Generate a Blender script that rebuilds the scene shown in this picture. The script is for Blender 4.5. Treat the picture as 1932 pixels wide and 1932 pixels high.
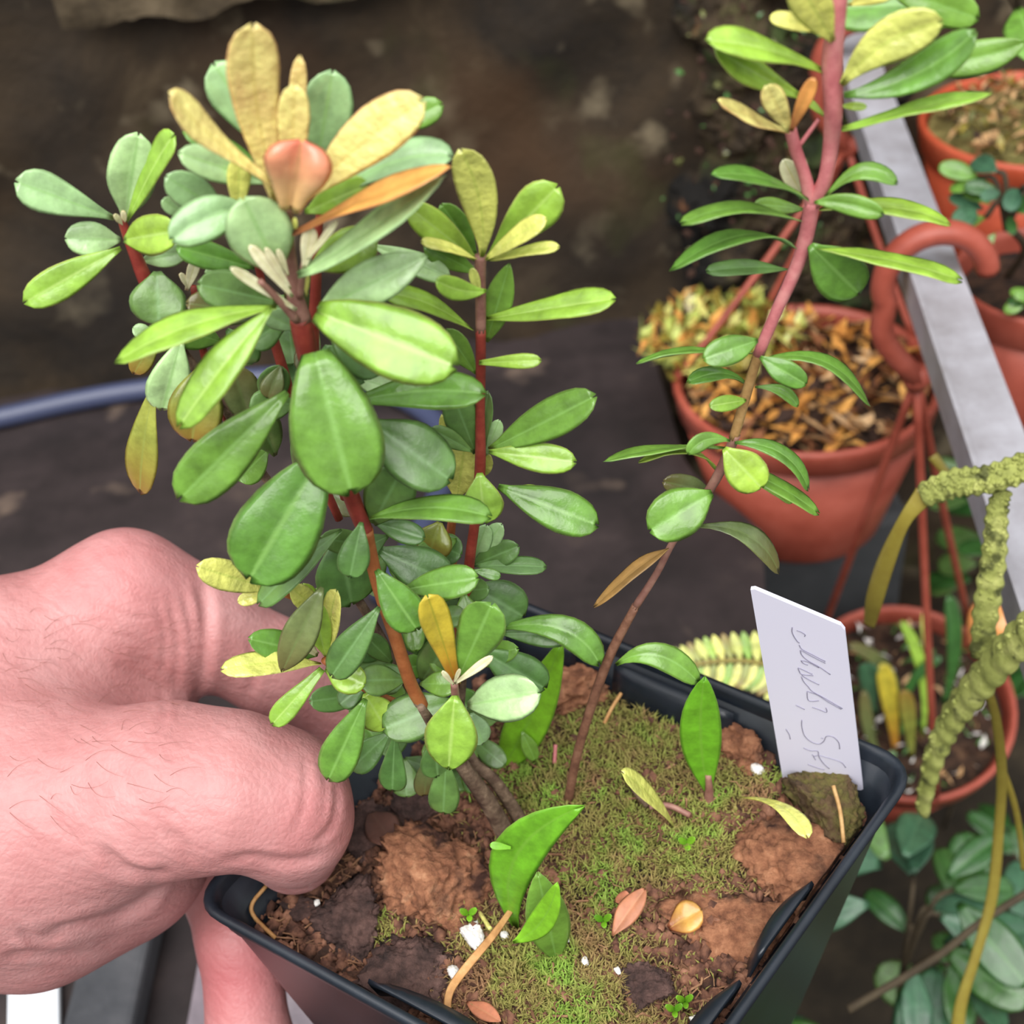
import bpy, bmesh, math, random
import numpy as np
from mathutils import Vector, noise

for _o in list(bpy.data.objects): bpy.data.objects.remove(_o)
SC = bpy.context.scene
COL = SC.collection
rnd = random.Random(7)

# ------------------------------------------------------------------ camera
F, CC = 2500.0, 966.0                      # focal length and centre in pixels of the 1932 frame
ZR = 0.16                                  # height of the pot rim above the bench (m)
ZC = ZR + 0.1945                           # camera height
_p, _r = math.radians(40), math.radians(7)
_fw = np.array([0, math.cos(_p), -math.sin(_p)]); _r0 = np.array([1., 0, 0]); _d0 = np.cross(_fw, _r0)
_ri = _r0*math.cos(_r) + _d0*math.sin(_r); _dn = -_r0*math.sin(_r) + _d0*math.cos(_r)
MC = np.array([_ri, _dn, _fw]); CAM = np.array([0, 0, ZC])
cd = bpy.data.cameras.new('camera'); co = bpy.data.objects.new('camera', cd); COL.objects.link(co)
from mathutils import Matrix
co.matrix_world = Matrix(((_ri[0], -_dn[0], -_fw[0], 0), (_ri[1], -_dn[1], -_fw[1], 0), (_ri[2], -_dn[2], -_fw[2], ZC), (0, 0, 0, 1)))
cd.sensor_width = 36; cd.lens = F/1932*36; cd.clip_start = 0.01; cd.clip_end = 50
cd.dof.use_dof = True; cd.dof.focus_distance = 0.212; cd.dof.aperture_fstop = 25
SC.camera = co

# ------------------------------------------------------------------ light
wd = bpy.data.worlds.new('overcast_sky'); SC.world = wd; wd.use_nodes = True
wn = wd.node_tree; bg = wn.nodes['Background']; bg.inputs[1].default_value = 1.0
_tc = wn.nodes.new('ShaderNodeTexCoord'); _sx = wn.nodes.new('ShaderNodeSeparateXYZ'); _rp = wn.nodes.new('ShaderNodeValToRGB'); _mr = wn.nodes.new('ShaderNodeMapRange')
wn.links.new(_tc.outputs['Generated'], _sx.inputs[0]); wn.links.new(_sx.outputs[2], _mr.inputs[0]); _mr.inputs[1].default_value = -1; wn.links.new(_mr.outputs[0], _rp.inputs[0]); wn.links.new(_rp.outputs[0], bg.inputs[0])
_e = _rp.color_ramp.elements; _e[0].position = 0.47; _e[0].color = (.10, .10, .09, 1); _e[1].position = 1.0; _e[1].color = (1.25, 1.27, 1.30, 1)
_m = _e.new(0.52); _m.color = (.40, .41, .43, 1)          # overcast: three times brighter overhead than at the horizon
sd = bpy.data.lights.new('sun_offscreen', 'SUN'); sd.energy = 3.7; sd.angle = math.radians(60); sd.color = (1.0, 0.98, 0.95)
so = bpy.data.objects.new('sun_offscreen', sd); COL.objects.link(so); so.location = (-1, -0.6, 2)
so.rotation_euler = Vector((0.18, 0.62, -1)).to_track_quat('-Z', 'Y').to_euler()
vs = SC.view_settings; vs.view_transform = 'Standard'; vs.look = 'None'; vs.exposure = 0.24; vs.gamma = 1; vs.use_curve_mapping = False

# ------------------------------------------------------------------ pixel helpers
def ray(x, y): return MC.T @ np.array([(x-CC)/F, (y-CC)/F, 1.0])
def atz(x, y, z): d = ray(x, y); return CAM + d*((z-ZC)/d[2])
def atY(x, y, Y): d = ray(x, y); return CAM + d*(Y/d[1])
def atd(x, y, dd): return CAM + ray(x, y)*dd
def proj(p):
    q = MC @ (np.asarray(p)-CAM); return q[0]/q[2]*F+CC, q[1]/q[2]*F+CC, q[2]
def nrm(v): v = np.asarray(v, float); return v/(np.linalg.norm(v)+1e-12)
UP = np.array([0, 0, 1.0])

# ------------------------------------------------------------------ materials
def lin(c):
    return tuple(((x/255.)/12.92 if x <= 10 else ((x/255.+0.055)/1.055)**2.4) for x in c)+(1,)
MATS = {}
def newmat(name):
    m = bpy.data.materials.new(name); m.use_nodes = True; nt = m.node_tree
    return m, nt, nt.nodes['Principled BSDF'], nt.nodes['Material Output']
def nd(nt, t, **kw):
    n = nt.nodes.new(t)
    for k, v in kw.items(): setattr(n, k, v)
    return n
def mixc(nt, fac, a, b, blend='MIX'):
    n = nd(nt, 'ShaderNodeMix', data_type='RGBA', blend_type=blend)
    for sock, v in ((n.inputs[0], fac), (n.inputs[6], a), (n.inputs[7], b)):
        if hasattr(v, 'is_linked') or hasattr(v, 'links'): nt.links.new(v, sock)
        else: sock.default_value = v
    return n.outputs[2]
def ramp(nt, src, stops):
    n = nd(nt, 'ShaderNodeValToRGB'); nt.links.new(src, n.inputs[0])
    el = n.color_ramp.elements
    while len(el) < len(stops): el.new(0.5)
    for e, (p, c) in zip(el, stops): e.position = p; e.color = c if len(c) == 4 else tuple(c)+(1,)
    return n.outputs[0]
def tex(nt, kind, scale, detail=4, rough=0.6, coord='Object', dist=0):
    tc = nd(nt, 'ShaderNodeTexCoord')
    n = nd(nt, kind); nt.links.new(tc.outputs[coord], n.inputs['Vector']); n.inputs['Scale'].default_value = scale
    if kind == 'ShaderNodeTexNoise':
        n.inputs['Detail'].default_value = detail; n.inputs['Roughness'].default_value = rough; n.inputs['Distortion'].default_value = dist
        return n.outputs[0]
    return n.outputs[0]
def bump(nt, bs, h, strength, dist=0.001):
    b = nd(nt, 'ShaderNodeBump'); b.inputs['Strength'].default_value = strength; b.inputs['Distance'].default_value = dist
    nt.links.new(h, b.inputs['Height']); nt.links.new(b.outputs[0], bs.inputs['Normal']); return b
G0 = (0, 0, 0, 1); G1 = (1, 1, 1, 1)

def noisy(name, cols, scale, rough=0.7, bumpstr=0.3, bdist=0.001, detail=6, spec=0.4, second=None, dist=0.0):
    """several colours mixed by noise; second = (colour, scale, lo, hi) adds patches"""
    if name in MATS: return MATS[name]
    m, nt, bs, out = newmat(name)
    t = tex(nt, 'ShaderNodeTexNoise', scale, detail, 0.65, dist=dist)
    n = len(cols)
    c = ramp(nt, t, [(0.28+0.44*i/max(1, n-1), lin(x)) for i, x in enumerate(cols)])
    if second:
        for (sc, ss, lo, hi) in second:
            f = ramp(nt, tex(nt, 'ShaderNodeTexNoise', ss, 3, 0.5), [(lo, G0), (hi, G1)])
            c = mixc(nt, f, c, lin(sc))
    nt.links.new(c, bs.inputs['Base Color']); bs.inputs['Roughness'].default_value = rough
    bs.inputs['Specular IOR Level'].default_value = spec
    if bumpstr: bump(nt, bs, tex(nt, 'ShaderNodeTexNoise', scale*2.5, 6, 0.7), bumpstr, bdist)
    MATS[name] = m; return m

def leafmat(name, base, rib, edge, rough=0.27, transl=0.26, vary=0.5, quilt=0.15, tipc=None, spec=0.8, basec=None):
    if name in MATS: return MATS[name]
    m, nt, bs, out = newmat(name)
    uv = nd(nt, 'ShaderNodeUVMap'); uv.uv_map = 'leaf'
    sep = nd(nt, 'ShaderNodeSeparateXYZ'); nt.links.new(uv.outputs[0], sep.inputs[0])
    oi = nd(nt, 'ShaderNodeObjectInfo')
    # |v-.5|
    ab = nd(nt, 'ShaderNodeMath', operation='SUBTRACT'); nt.links.new(sep.outputs[1], ab.inputs[0]); ab.inputs[1].default_value = 0.5
    ab2 = nd(nt, 'ShaderNodeMath', operation='ABSOLUTE'); nt.links.new(ab.outputs[0], ab2.inputs[0])
    t = tex(nt, 'ShaderNodeTexNoise', 260, 4, 0.6)
    b0 = np.array(base)
    c = ramp(nt, t, [(0.3, lin(tuple(b0*0.86))), (0.7, lin(tuple(np.minimum(b0*1.13, 255))))])
    # per-leaf variation
    hs = nd(nt, 'ShaderNodeHueSaturation')
    mr = nd(nt, 'ShaderNodeMapRange'); nt.links.new(oi.outputs['Random'], mr.inputs[0]); mr.inputs[3].default_value = 1-0.22*vary; mr.inputs[4].default_value = 1+0.28*vary
    mh = nd(nt, 'ShaderNodeMapRange'); nt.links.new(oi.outputs['Random'], mh.inputs[0]); mh.inputs[3].default_value = 0.5+0.022*vary; mh.inputs[4].default_value = 0.5-0.022*vary
    nt.links.new(mr.outputs[0], hs.inputs['Value']); nt.links.new(mh.outputs[0], hs.inputs['Hue']); nt.links.new(c, hs.inputs['Color'])
    c = hs.outputs[0]
    if tipc:
        c = mixc(nt, ramp(nt, sep.outputs[0], [(0.45, G0), (1.0, G1)]), c, lin(tipc))
    if basec:
        c = mixc(nt, ramp(nt, sep.outputs[0], [(0.0, G1), (0.5, G0)]), c, lin(basec))
    fr = ramp(nt, ab2.outputs[0], [(0.01, (0.55, 0.55, 0.55, 1)), (0.055, G0)])
    c = mixc(nt, fr, c, lin(rib))
    fe = ramp(nt, ab2.outputs[0], [(0.455, G0), (0.5, (0.75, 0.75, 0.75, 1))])
    c = mixc(nt, fe, c, lin(edge))
    nt.links.new(c, bs.inputs['Base Color']); bs.inputs['Roughness'].default_value = rough
    bs.inputs['Specular IOR Level'].default_value = spec
    bump(nt, bs, tex(nt, 'ShaderNodeTexNoise', 700, 3, 0.5), quilt, 0.0008)
    tr = nd(nt, 'ShaderNodeBsdfTranslucent'); nt.links.new(c, tr.inputs[0])
    mx = nd(nt, 'ShaderNodeMixShader'); mx.inputs[0].default_value = transl
    nt.links.new(bs.outputs[0], mx.inputs[1]); nt.links.new(tr.outputs[0], mx.inputs[2]); nt.links.new(mx.outputs[0], out.inputs[0])
    MATS[name] = m; return m

LK = {
 'g': (leafmat('leaf_green', (116, 162, 66), (150, 198, 104), (170, 200, 110)), leafmat('leaf_green_under', (128, 172, 98), (150, 190, 115), (170, 200, 120), rough=.5)),
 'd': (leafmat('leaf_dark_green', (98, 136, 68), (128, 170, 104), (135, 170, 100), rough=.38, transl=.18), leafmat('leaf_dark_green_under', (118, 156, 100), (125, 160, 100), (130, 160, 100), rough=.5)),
 's': (leafmat('leaf_grey_green', (168, 204, 142), (152, 200, 116), (165, 195, 135), rough=.27, transl=.14), leafmat('leaf_grey_green_under', (150, 185, 130), (160, 195, 135), (180, 200, 145), rough=.5)),  # 's' top side paled to carry the bright glow on upper leaves
 'l': (leafmat('leaf_lime', (158, 196, 74), (190, 220, 120), (214, 216, 120), transl=.22), leafmat('leaf_lime_under', (160, 195, 85), (190, 215, 120), (205, 210, 120), rough=.5)),
 'b': (leafmat('leaf_olive', (156, 164, 74), (160, 170, 85), (165, 140, 60), tipc=(165, 128, 58)), leafmat('leaf_olive_under', (150, 155, 75), (165, 170, 90), (165, 140, 70), rough=.5)),
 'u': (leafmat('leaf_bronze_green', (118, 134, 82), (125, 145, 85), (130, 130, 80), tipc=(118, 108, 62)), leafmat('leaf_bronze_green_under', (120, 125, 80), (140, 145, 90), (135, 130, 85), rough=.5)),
 'y': (leafmat('leaf_new_yellow', (250, 222, 136), (226, 206, 110), (240, 160, 120), transl=.14, quilt=.6, rough=.4), leafmat('leaf_new_yellow_under', (228, 186, 112), (215, 190, 110), (228, 140, 100), rough=.5)),
 'c': (leafmat('leaf_bud_cream', (250, 240, 190), (200, 200, 110), (228, 190, 140), transl=.12), leafmat('leaf_bud_cream_under', (220, 205, 150), (210, 200, 130), (228, 190, 140))),
 'o': (leafmat('leaf_new_orange', (240, 172, 92), (222, 176, 92), (238, 146, 104), transl=.3, basec=(150, 80, 60)), leafmat('leaf_new_orange_under', (222, 150, 90), (205, 165, 80), (226, 128, 86))),
 'r': (leafmat('leaf_new_salmon', (246, 176, 130), (226, 172, 116), (240, 136, 108), transl=.15, basec=(246, 206, 136), tipc=(240, 138, 112)), leafmat('leaf_new_salmon_under', (228, 140, 100), (205, 150, 90), (226, 110, 88))),
 'Y': (leafmat('leaf_yellow_green', (228, 230, 120), (196, 212, 96), (236, 230, 140), transl=.18, quilt=.5), leafmat('leaf_yellow_green_under', (205, 208, 100), (190, 200, 90), (222, 216, 120))),
 'O': (leafmat('leaf_fading_yellow', (206, 192, 66), (165, 170, 60), (200, 190, 90), transl=.3, basec=(190, 110, 40)), leafmat('leaf_fading_yellow_under', (185, 175, 70), (180, 175, 80), (200, 190, 90))),
 'x': (leafmat('leaf_dry_brown', (146, 112, 58), (165, 130, 75), (160, 125, 70), rough=.6, transl=.1), leafmat('leaf_dry_brown_under', (130, 100, 55), (150, 120, 70), (150, 115, 65), rough=.6)),
 'G': (leafmat('leaf_seedling_bright', (136, 200, 50), (140, 195, 70), (165, 210, 90), transl=.35, rough=.4, quilt=.05), leafmat('leaf_seedling_bright_under', (125, 180, 60), (150, 195, 85), (165, 205, 95), rough=.45)),
 'F': (leafmat('leaf_far_green', (60, 104, 48), (90, 140, 70), (90, 140, 70), transl=.2), leafmat('leaf_far_green_under', (84, 124, 72), (98, 140, 82), (98, 140, 82))),
 'B': (leafmat('leaf_far_bluish', (74, 116, 86), (95, 140, 105), (100, 145, 110), rough=.28), leafmat('leaf_far_bluish_under', (96, 134, 106), (108, 148, 116), (108, 148, 116))),
 'k': (leafmat('leaf_dead_dark', (78, 48, 34), (92, 60, 44), (90, 58, 42), rough=.7, transl=.05), leafmat('leaf_dead_dark_under', (70, 44, 32), (84, 56, 42), (84, 56, 42), rough=.7, transl=.05)),
 't': (leafmat('leaf_tan_dead', (178, 118, 82), (195, 140, 100), (190, 135, 95), rough=.6, transl=.1), leafmat('leaf_tan_dead_under', (165, 110, 78), (180, 130, 95), (180, 130, 95), rough=.6)),
}

# ------------------------------------------------------------------ object helpers
def mesh_obj(name, verts, faces, mats, parent=None, origin=(0, 0, 0), smooth=True, midx=None, uvs=None):
    me = bpy.data.meshes.new(name)
    o3 = np.asarray(origin, float)
    me.from_pydata([tuple(np.asarray(v, float)-o3) for v in verts], [], [tuple(int(i) for i in f) for f in faces])
    if not isinstance(mats, (list, tuple)): mats = [mats]
    for m in mats: me.materials.append(m)
    if midx is not None: me.polygons.foreach_set('material_index', midx)
    if uvs is not None:
        l = me.uv_layers.new(name='leaf')
        for i, lp in enumerate(me.loops): l.data[i].uv = uvs[lp.vertex_index]
    if smooth: me.polygons.foreach_set('use_smooth', [True]*len(me.polygons))
    me.update()
    o = bpy.data.objects.new(name, me); COL.objects.link(o)
    if parent is not None: o.parent = parent        # verts are given relative to the parent's origin
    else: o.location = tuple(o3)
    return o
def tag(o, label=None, cat=None, group=None, kind=None):
    if label: o['label'] = label
    if cat: o['category'] = cat
    if group: o['group'] = group
    if kind: o['kind'] = kind
    return o
def thing(name, loc, label, cat, group=None):
    o = bpy.data.objects.new(name, None); COL.objects.link(o); o.location = tuple(float(v) for v in loc)
    o.empty_display_size = 0.01
    return tag(o, label, cat, group)
def org(parent): return np.array(parent.location) if parent is not None else np.zeros(3)

def spline(pts, n):
    """Catmull-Rom through points (any dimension)"""
    P = np.asarray(pts, float)
    if len(P) == 2: return np.array([P[0]+(P[1]-P[0])*t for t in np.linspace(0, 1, n)])
    Q = np.vstack([2*P[0]-P[1], P, 2*P[-1]-P[-2]]); out = []
    for s in np.linspace(0, len(P)-1-1e-9, n):
        i = int(s); t = s-i; a, b, c, d = Q[i], Q[i+1], Q[i+2], Q[i+3]
        out.append(0.5*((2*b)+(-a+c)*t+(2*a-5*b+4*c-d)*t*t+(-a+3*b-3*c+d)*t**3))
    return np.array(out)
def tube_data(pts, rad, n=8, V=None, Fc=None, flat=1.0, ref=None):
    if V is None: V, Fc = [], []
    pts = np.asarray(pts, float); k = len(pts); rad = np.broadcast_to(np.asarray(rad, float), (k,))
    T = np.gradient(pts, axis=0); b0 = len(V)
    r = np.array(ref if ref is not None else (0.3, -0.8, 0.52))
    for i in range(k):
        t = nrm(T[i]); u = nrm(r-t*(r@t)); w = np.cross(t, u); r = u
        for j in range(n):
            a = 2*math.pi*j/n; V.append(pts[i]+(u*math.cos(a)*flat+w*math.sin(a))*rad[i])
    for i in range(k-1):
        for j in range(n):
            Fc.append((b0+i*n+j, b0+i*n+(j+1) % n, b0+(i+1)*n+(j+1) % n, b0+(i+1)*n+j))
    Fc.append(tuple(b0+j for j in range(n))[::-1]); Fc.append(tuple(b0+(k-1)*n+j for j in range(n)))
    return V, Fc
def tube(name, pts, rad, mat, parent=None, n=8, origin=None, flat=1.0, ref=None):
    V, Fc = tube_data(pts, rad, n, flat=flat, ref=ref)
    return mesh_obj(name, V, Fc, mat, parent, org(parent) if parent is not None else (origin if origin is not None else pts[0]))

SH = {
 'ob': [(0, .13), (.08, .22), (.18, .42), (.34, .72), (.5, .92), (.63, 1), (.76, .97), (.87, .81), (.945, .54), (1, .10)],
 'sp': [(0, .12), (.12, .22), (.25, .40), (.4, .64), (.55, .84), (.7, 1), (.82, .98), (.91, .80), (.97, .50), (1, .12)],
 'el': [(0, .12), (.1, .34), (.25, .70), (.4, .94), (.52, 1), (.68, .92), (.82, .68), (.93, .36), (1, .03)],
 'ro': [(0, .14), (.1, .32), (.25, .68), (.42, .95), (.58, 1.0), (.74, .94), (.87, .74), (.95, .46), (1, .10)],
 'bl': [(0, .30), (.08, .46), (.2, .66), (.38, .88), (.55, .99), (.66, 1), (.78, .92), (.88, .74), (.95, .48), (1, .10)],
 'st': [(0, .30), (.15, .42), (.3, .6), (.5, .85), (.7, 1), (.85, .92), (.94, .65), (1, .12)],
}
def leaf(parent, P0, P1, P2, width, n, kind, shape='ob', fold=0.10, wav=0.03, name='leaf', nl=12, twist=0.0):
    """closed thin leaf: spine P0-P1-P2 (P1 = middle), normal n, width in metres"""
    P0, P1, P2 = (np.asarray(p, float) for p in (P0, P1, P2))
    Pc = 2*P1-0.5*(P0+P2); vv = np.array([-1, -.8, -.5, -.2, 0, .2, .5, .8, 1]); L = np.linalg.norm(P2-P0)
    sx = [a for a, b in SH[shape]]; sy = [b for a, b in SH[shape]]
    ts = 1-(1-np.linspace(0, 1, nl+1))**1.15
    V, U = [], []; rows = []; ph = rnd.random()*6.28; th = 0.00028; nv = 9; quilt = .05 if kind in 'yYclO' else .018
    for i, t in enumerate(ts):
        c = P0*(1-t)**2+Pc*2*t*(1-t)+P2*t*t; T = nrm(2*(1-t)*(Pc-P0)+2*t*(P2-Pc))
        S = nrm(np.cross(T, n)); N = np.cross(S, T)
        if twist: a = twist*t; S, N = S*math.cos(a)+N*math.sin(a), N*math.cos(a)-S*math.sin(a)
        w = width*0.5*float(np.interp(t, sx, sy)); r = []
        for j, v in enumerate(vv):
            h = fold*(1.9*abs(v)-1.55*abs(v)**2.2)*w + quilt*w*math.sin(t*26+(1.6 if v > 0 else 0))*math.sin(math.pi*abs(v)) + wav*width*math.sin(ph+t*9+(2.1 if v > 0 else 0))*abs(v)**1.5*0.6
            notch = -0.035*L*(1 if i == nl else 0)*(1 if abs(v) < .3 else 0)
            r.append(len(V)); V.append(c+S*v*w+N*h+T*notch); U.append((t, .5+.5*v))
        rows.append((r, N))
    F4, mi = [], []
    for i in range(nl):
        a, b = rows[i][0], rows[i+1][0]
        for j in range(nv-1): F4.append((a[j], a[j+1], b[j+1], b[j])); mi.append(0)
    # underside shares the margin
    lowrows = []
    for i, (r, N) in enumerate(rows):
        if i in (0, nl): lowrows.append(r); continue
        lr = [r[0]]
        for j in range(1, nv-1): lr.append(len(V)); V.append(V[r[j]]-N*th); U.append(U[r[j]])
        lr.append(r[nv-1]); lowrows.append(lr)
    for i in range(nl):
        a, b = lowrows[i], lowrows[i+1]
        for j in range(nv-1):
            q = (a[j], b[j], b[j+1], a[j+1])
            if len(set(q)) == 4: F4.append(q); mi.append(1)
    m0, m1 = LK[kind]
    return mesh_obj(name, V, F4, [m0, m1], parent, org(parent) if parent is not None else P0, True, mi, U)

def pxleaf(parent, bx, by, tx, ty, w, kind, Y0, ob=0, ot=None, mid=None, shape='ob', arch=0.05, aspect=0.36, face=None, fold=0.10, wav=0.055, name='leaf', under=False, twist=0.0):
    """leaf from base pixel to tip pixel; ob/ot = mm in front of the vertical plane Y0; w = seen width in pixels"""
    if ot is None: ot = ob+5
    om = (ob+ot)/2
    A = atY(bx, by, Y0-ob/1000); Bp = atY(tx, ty, Y0-ot/1000)
    if mid: Mp = atY(mid[0], mid[1], Y0-om/1000)
    else: Mp = (A+Bp)/2
    L = np.linalg.norm(Bp-A); ax = nrm(Bp-A)
    view = nrm(CAM-Mp); dep = proj(Mp)[2]; wm = w*dep/F
    nc = nrm(view-ax*(view@ax)); wt = max(wm, min(aspect*L, 0.0085))
    side = np.cross(ax, nc)
    if face is None:
        ang = math.acos(max(-1, min(1, wm/wt))) if wt > wm else 0.0
        s = 1 if nrm(nc*math.cos(.6)+side*math.sin(.6))@UP > nrm(nc*math.cos(.6)-side*math.sin(.6))@UP else -1
        if under: s = -s
    else: ang, s = math.radians(face), 1
    n = nc*math.cos(ang)+side*math.sin(ang)*s
    if not mid: Mp = Mp+n*arch*L
    return leaf(parent, A, Mp, Bp, wt, n, kind, shape, fold, wav, name, twist=twist)

# ------------------------------------------------------------------ the setting
WALLY = 0.545
wall_m = noisy('wall_dark_mottled_stone', [(18, 13, 9), (40, 31, 20), (60, 47, 31), (92, 78, 58)], 12, 0.85, 0.5, 0.004, dist=0.6,
               second=[((122, 110, 88), 34, 0.58, 0.72), ((66, 46, 27), 9, 0.54, 0.72), ((22, 17, 14), 5, 0.54, 0.70), ((58, 60, 26), 12, 0.60, 0.74)])
bench_m = noisy('bench_dark_sheet', [(20, 16, 16), (37, 30, 30), (52, 43, 43), (76, 64, 58)], 14, 0.6, 0.25, 0.002,
                second=[((122, 104, 90), 24, 0.62, 0.76), ((22, 18, 20), 6, 0.52, 0.68)])
def relief_sheet(name, P0, U, Vv, nu, nv, amp, sc, mat, nrmdir, seed=0):
    V, Fc = [], []
    for i in range(nu+1):
        for j in range(nv+1):
            p = P0+U*(i/nu)+Vv*(j/nv); h = noise.fractal(Vector(p*sc)+Vector((seed, 0, 0)), 0.9, 2.0, 4)*amp
            V.append(p+np.array(nrmdir)*h)
    for i in range(nu):
        for j in range(nv):
            a = i*(nv+1)+j; Fc.append((a, a+nv+1, a+nv+2, a+1))
    return mesh_obj(name, V, Fc, mat, None, P0)
wall = tag(relief_sheet('wall_back', np.array([-0.9, WALLY+.012, -.5]), np.array([2.0, 0, 0]), np.array([0, 0, 1.3]), 150, 100, .007, 22, wall_m, (0, -1, 0)), kind='structure')
# paler ledge high on the wall
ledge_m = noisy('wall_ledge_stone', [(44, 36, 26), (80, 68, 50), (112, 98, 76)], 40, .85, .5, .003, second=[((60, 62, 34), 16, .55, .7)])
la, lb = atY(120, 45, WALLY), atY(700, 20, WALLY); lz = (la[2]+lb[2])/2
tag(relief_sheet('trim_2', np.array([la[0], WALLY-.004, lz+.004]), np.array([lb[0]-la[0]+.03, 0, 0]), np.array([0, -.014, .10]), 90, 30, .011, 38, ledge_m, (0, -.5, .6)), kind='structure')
BX = 0.094
e1, e2 = atz(1438, 1000, 0), atz(1470, 1640, 0)
def bex(y):                                            # the bench edge bends away beside the hanging pot
    if y > e1[1]: return e1[0]+(.076-e1[0])*min(1, (y-e1[1])/.045)
    return e1[0]+(e2[0]-e1[0])*(y-e1[1])/(e2[1]-e1[1])
V, Fc = [], []
for i in range(61):
    for j in range(61):
        y = -.1+(WALLY+.12)*j/60; x = -.9+(.9+bex(y))*i/60; V.append((x, y, .0008*noise.fractal(Vector((x*30, y*30, 0)), .9, 2, 4)))
for i in range(60):
    for j in range(60): q = i*61+j; Fc.append((q, q+61, q+62, q+1))
bench = tag(mesh_obj('floor', V, Fc, bench_m, None, (0, .2, 0)), kind='structure')
V = []; Fc = []
ys = [-.1+(e1[1]+.1)*i/8 for i in range(8)]+[e1[1]+.045*i/6 for i in range(7)]+[WALLY+.01]
for y in ys:
    for x, z in ((bex(y)-.012, -.03), (bex(y)-.012, -.0005), (bex(y), -.0005), (bex(y), -.03)): V.append((x, y, z))
for i in range(len(ys)-1):
    for j in range(4): Fc.append((i*4+j, i*4+(j+1) % 4, i*4+4+(j+1) % 4, i*4+4+j))
Fc += [(0, 1, 2, 3), tuple(len(V)-4+j for j in range(4))[::-1]]
tag(mesh_obj('trim_1', V, Fc, bench_m, None, (BX, 0, 0), False), kind='structure')
ground_m = noisy('ground_dark_soil', [(26, 22, 17), (46, 39, 29), (66, 56, 42)], 30, .95, .6, .004)
tag(relief_sheet('floor_lower', np.array([-0.9, -0.5, -.32]), np.array([2.0, 0, 0]), np.array([0, WALLY+.52, 0]), 50, 40, .012, 14, ground_m, (0, 0, 1)), kind='structure')

def box(V, Fc, lo, hi, rot=0, cen=None, bev=0):
    b = len(V); c = np.array(cen) if cen is not None else (np.array(lo)+np.array(hi))/2
    for x in (lo[0], hi[0]):
        for y in (lo[1], hi[1]):
            for z in (lo[2], hi[2]):
                p = np.array([x, y, z])-c; ca, sa = math.cos(rot), math.sin(rot)
                V.append(c+np.array([p[0]*ca-p[1]*sa, p[0]*sa+p[1]*ca, p[2]]))
    for f in ((0, 1, 3, 2), (4, 6, 7, 5), (0, 4, 5, 1), (2, 3, 7, 6), (1, 5, 7, 3), (0, 2, 6, 4)): Fc.append(tuple(b+i for i in f))
def bevel(o, w, seg=2):
    m = o.modifiers.new('bevel', 'BEVEL'); m.width = w; m.segments = seg; m.limit_method = 'ANGLE'; return o
def box_obj(name, lo, hi, mat, parent=None, rot=0, bw=0.0015):
    V, Fc = [], []; box(V, Fc, lo, hi, rot)
    o = mesh_obj(name, V, Fc, mat, parent, org(parent) if parent is not None else ((lo[0]+hi[0])/2, (lo[1]+hi[1])/2, lo[2]), False)
    return bevel(o, bw) if bw else o

# black hose lying along the foot of the wall
hose_m, nt, bs, _ = newmat('hose_black_plastic'); bs.inputs['Base Color'].default_value = lin((62, 68, 94)); bs.inputs['Roughness'].default_value = .38  # black hose lightened to blue-grey, sky sheen mixed into base colour
hp = [atz(-160, 818, .005), atz(0, 788, .005), atz(140, 757, .005), atz(270, 735, .005), atz(450, 715, .005), atz(600, 712, .005), atz(700, 728, .005), atz(780, 762, .005), atz(832, 808, .005), atz(846, 860, .005), atz(826, 940, .005), atz(780, 1030, .005), atz(720, 1130, .005)]
tag(tube('garden_hose', spline(hp, 70), .0052, hose_m, None, 14, origin=hp[4]-np.array([0, 0, .005])), 'thin black plastic hose curving along the foot of the dark wall', 'hose')

# grey slabs and a white strip under the hand
slab_m = noisy('slab_grey_concrete', [(48, 50, 54), (70, 71, 75), (90, 89, 92)], 30, .8, .4, .002)
slab2_m = noisy('slab_pale_concrete', [(110, 102, 108), (146, 134, 142), (166, 156, 160)], 30, .8, .4, .002, second=[((84, 76, 86), 30, .55, .7)])
def slab(x0, y0, x1, y1, z0, z1, mat, label, rot=-.06):
    a = atz(x0, y0, z1); b = atz(x1, y1, z1)
    lo = (min(a[0], b[0]), min(a[1], b[1]), z0); hi = (max(a[0], b[0]), max(a[1], b[1]), z1)
    return tag(box_obj('paving_slab', lo, hi, mat, None, rot, .002), label, 'slab')
slab(118, 2000, 335, 1450, .0005, .012, slab_m, 'dark grey concrete slab lying under the wrist')
slab(362, 2000, 700, 1310, .0005, .012, slab2_m, 'pale mauve-grey concrete slab lying beneath the pot and fingers')
strip_m, nt, bs, _ = newmat('strip_white_plastic'); bs.inputs['Base Color'].default_value = (.86, .9, .95, 1); bs.inputs['Roughness'].default_value = .4
a = atz(62, 1990, .004); b = atz(62, 1780, .004); wv = np.array([.0078, 0, 0])
V = []; Fc = []
for z in (.0005, .004):
    for p in (a-wv, a+wv, b+wv, b-wv): V.append((p[0], p[1], z))
Fc = [(3, 2, 1, 0), (4, 5, 6, 7), (0, 1, 5, 4), (1, 2, 6, 5), (2, 3, 7, 6), (3, 0, 4, 7)]
tag(bevel(mesh_obj('plastic_strip', V, Fc, strip_m, None, (a[0], a[1], 0), False), .001), 'bright white flat plastic strip on the bench under the wrist', 'plastic strip')

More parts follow.
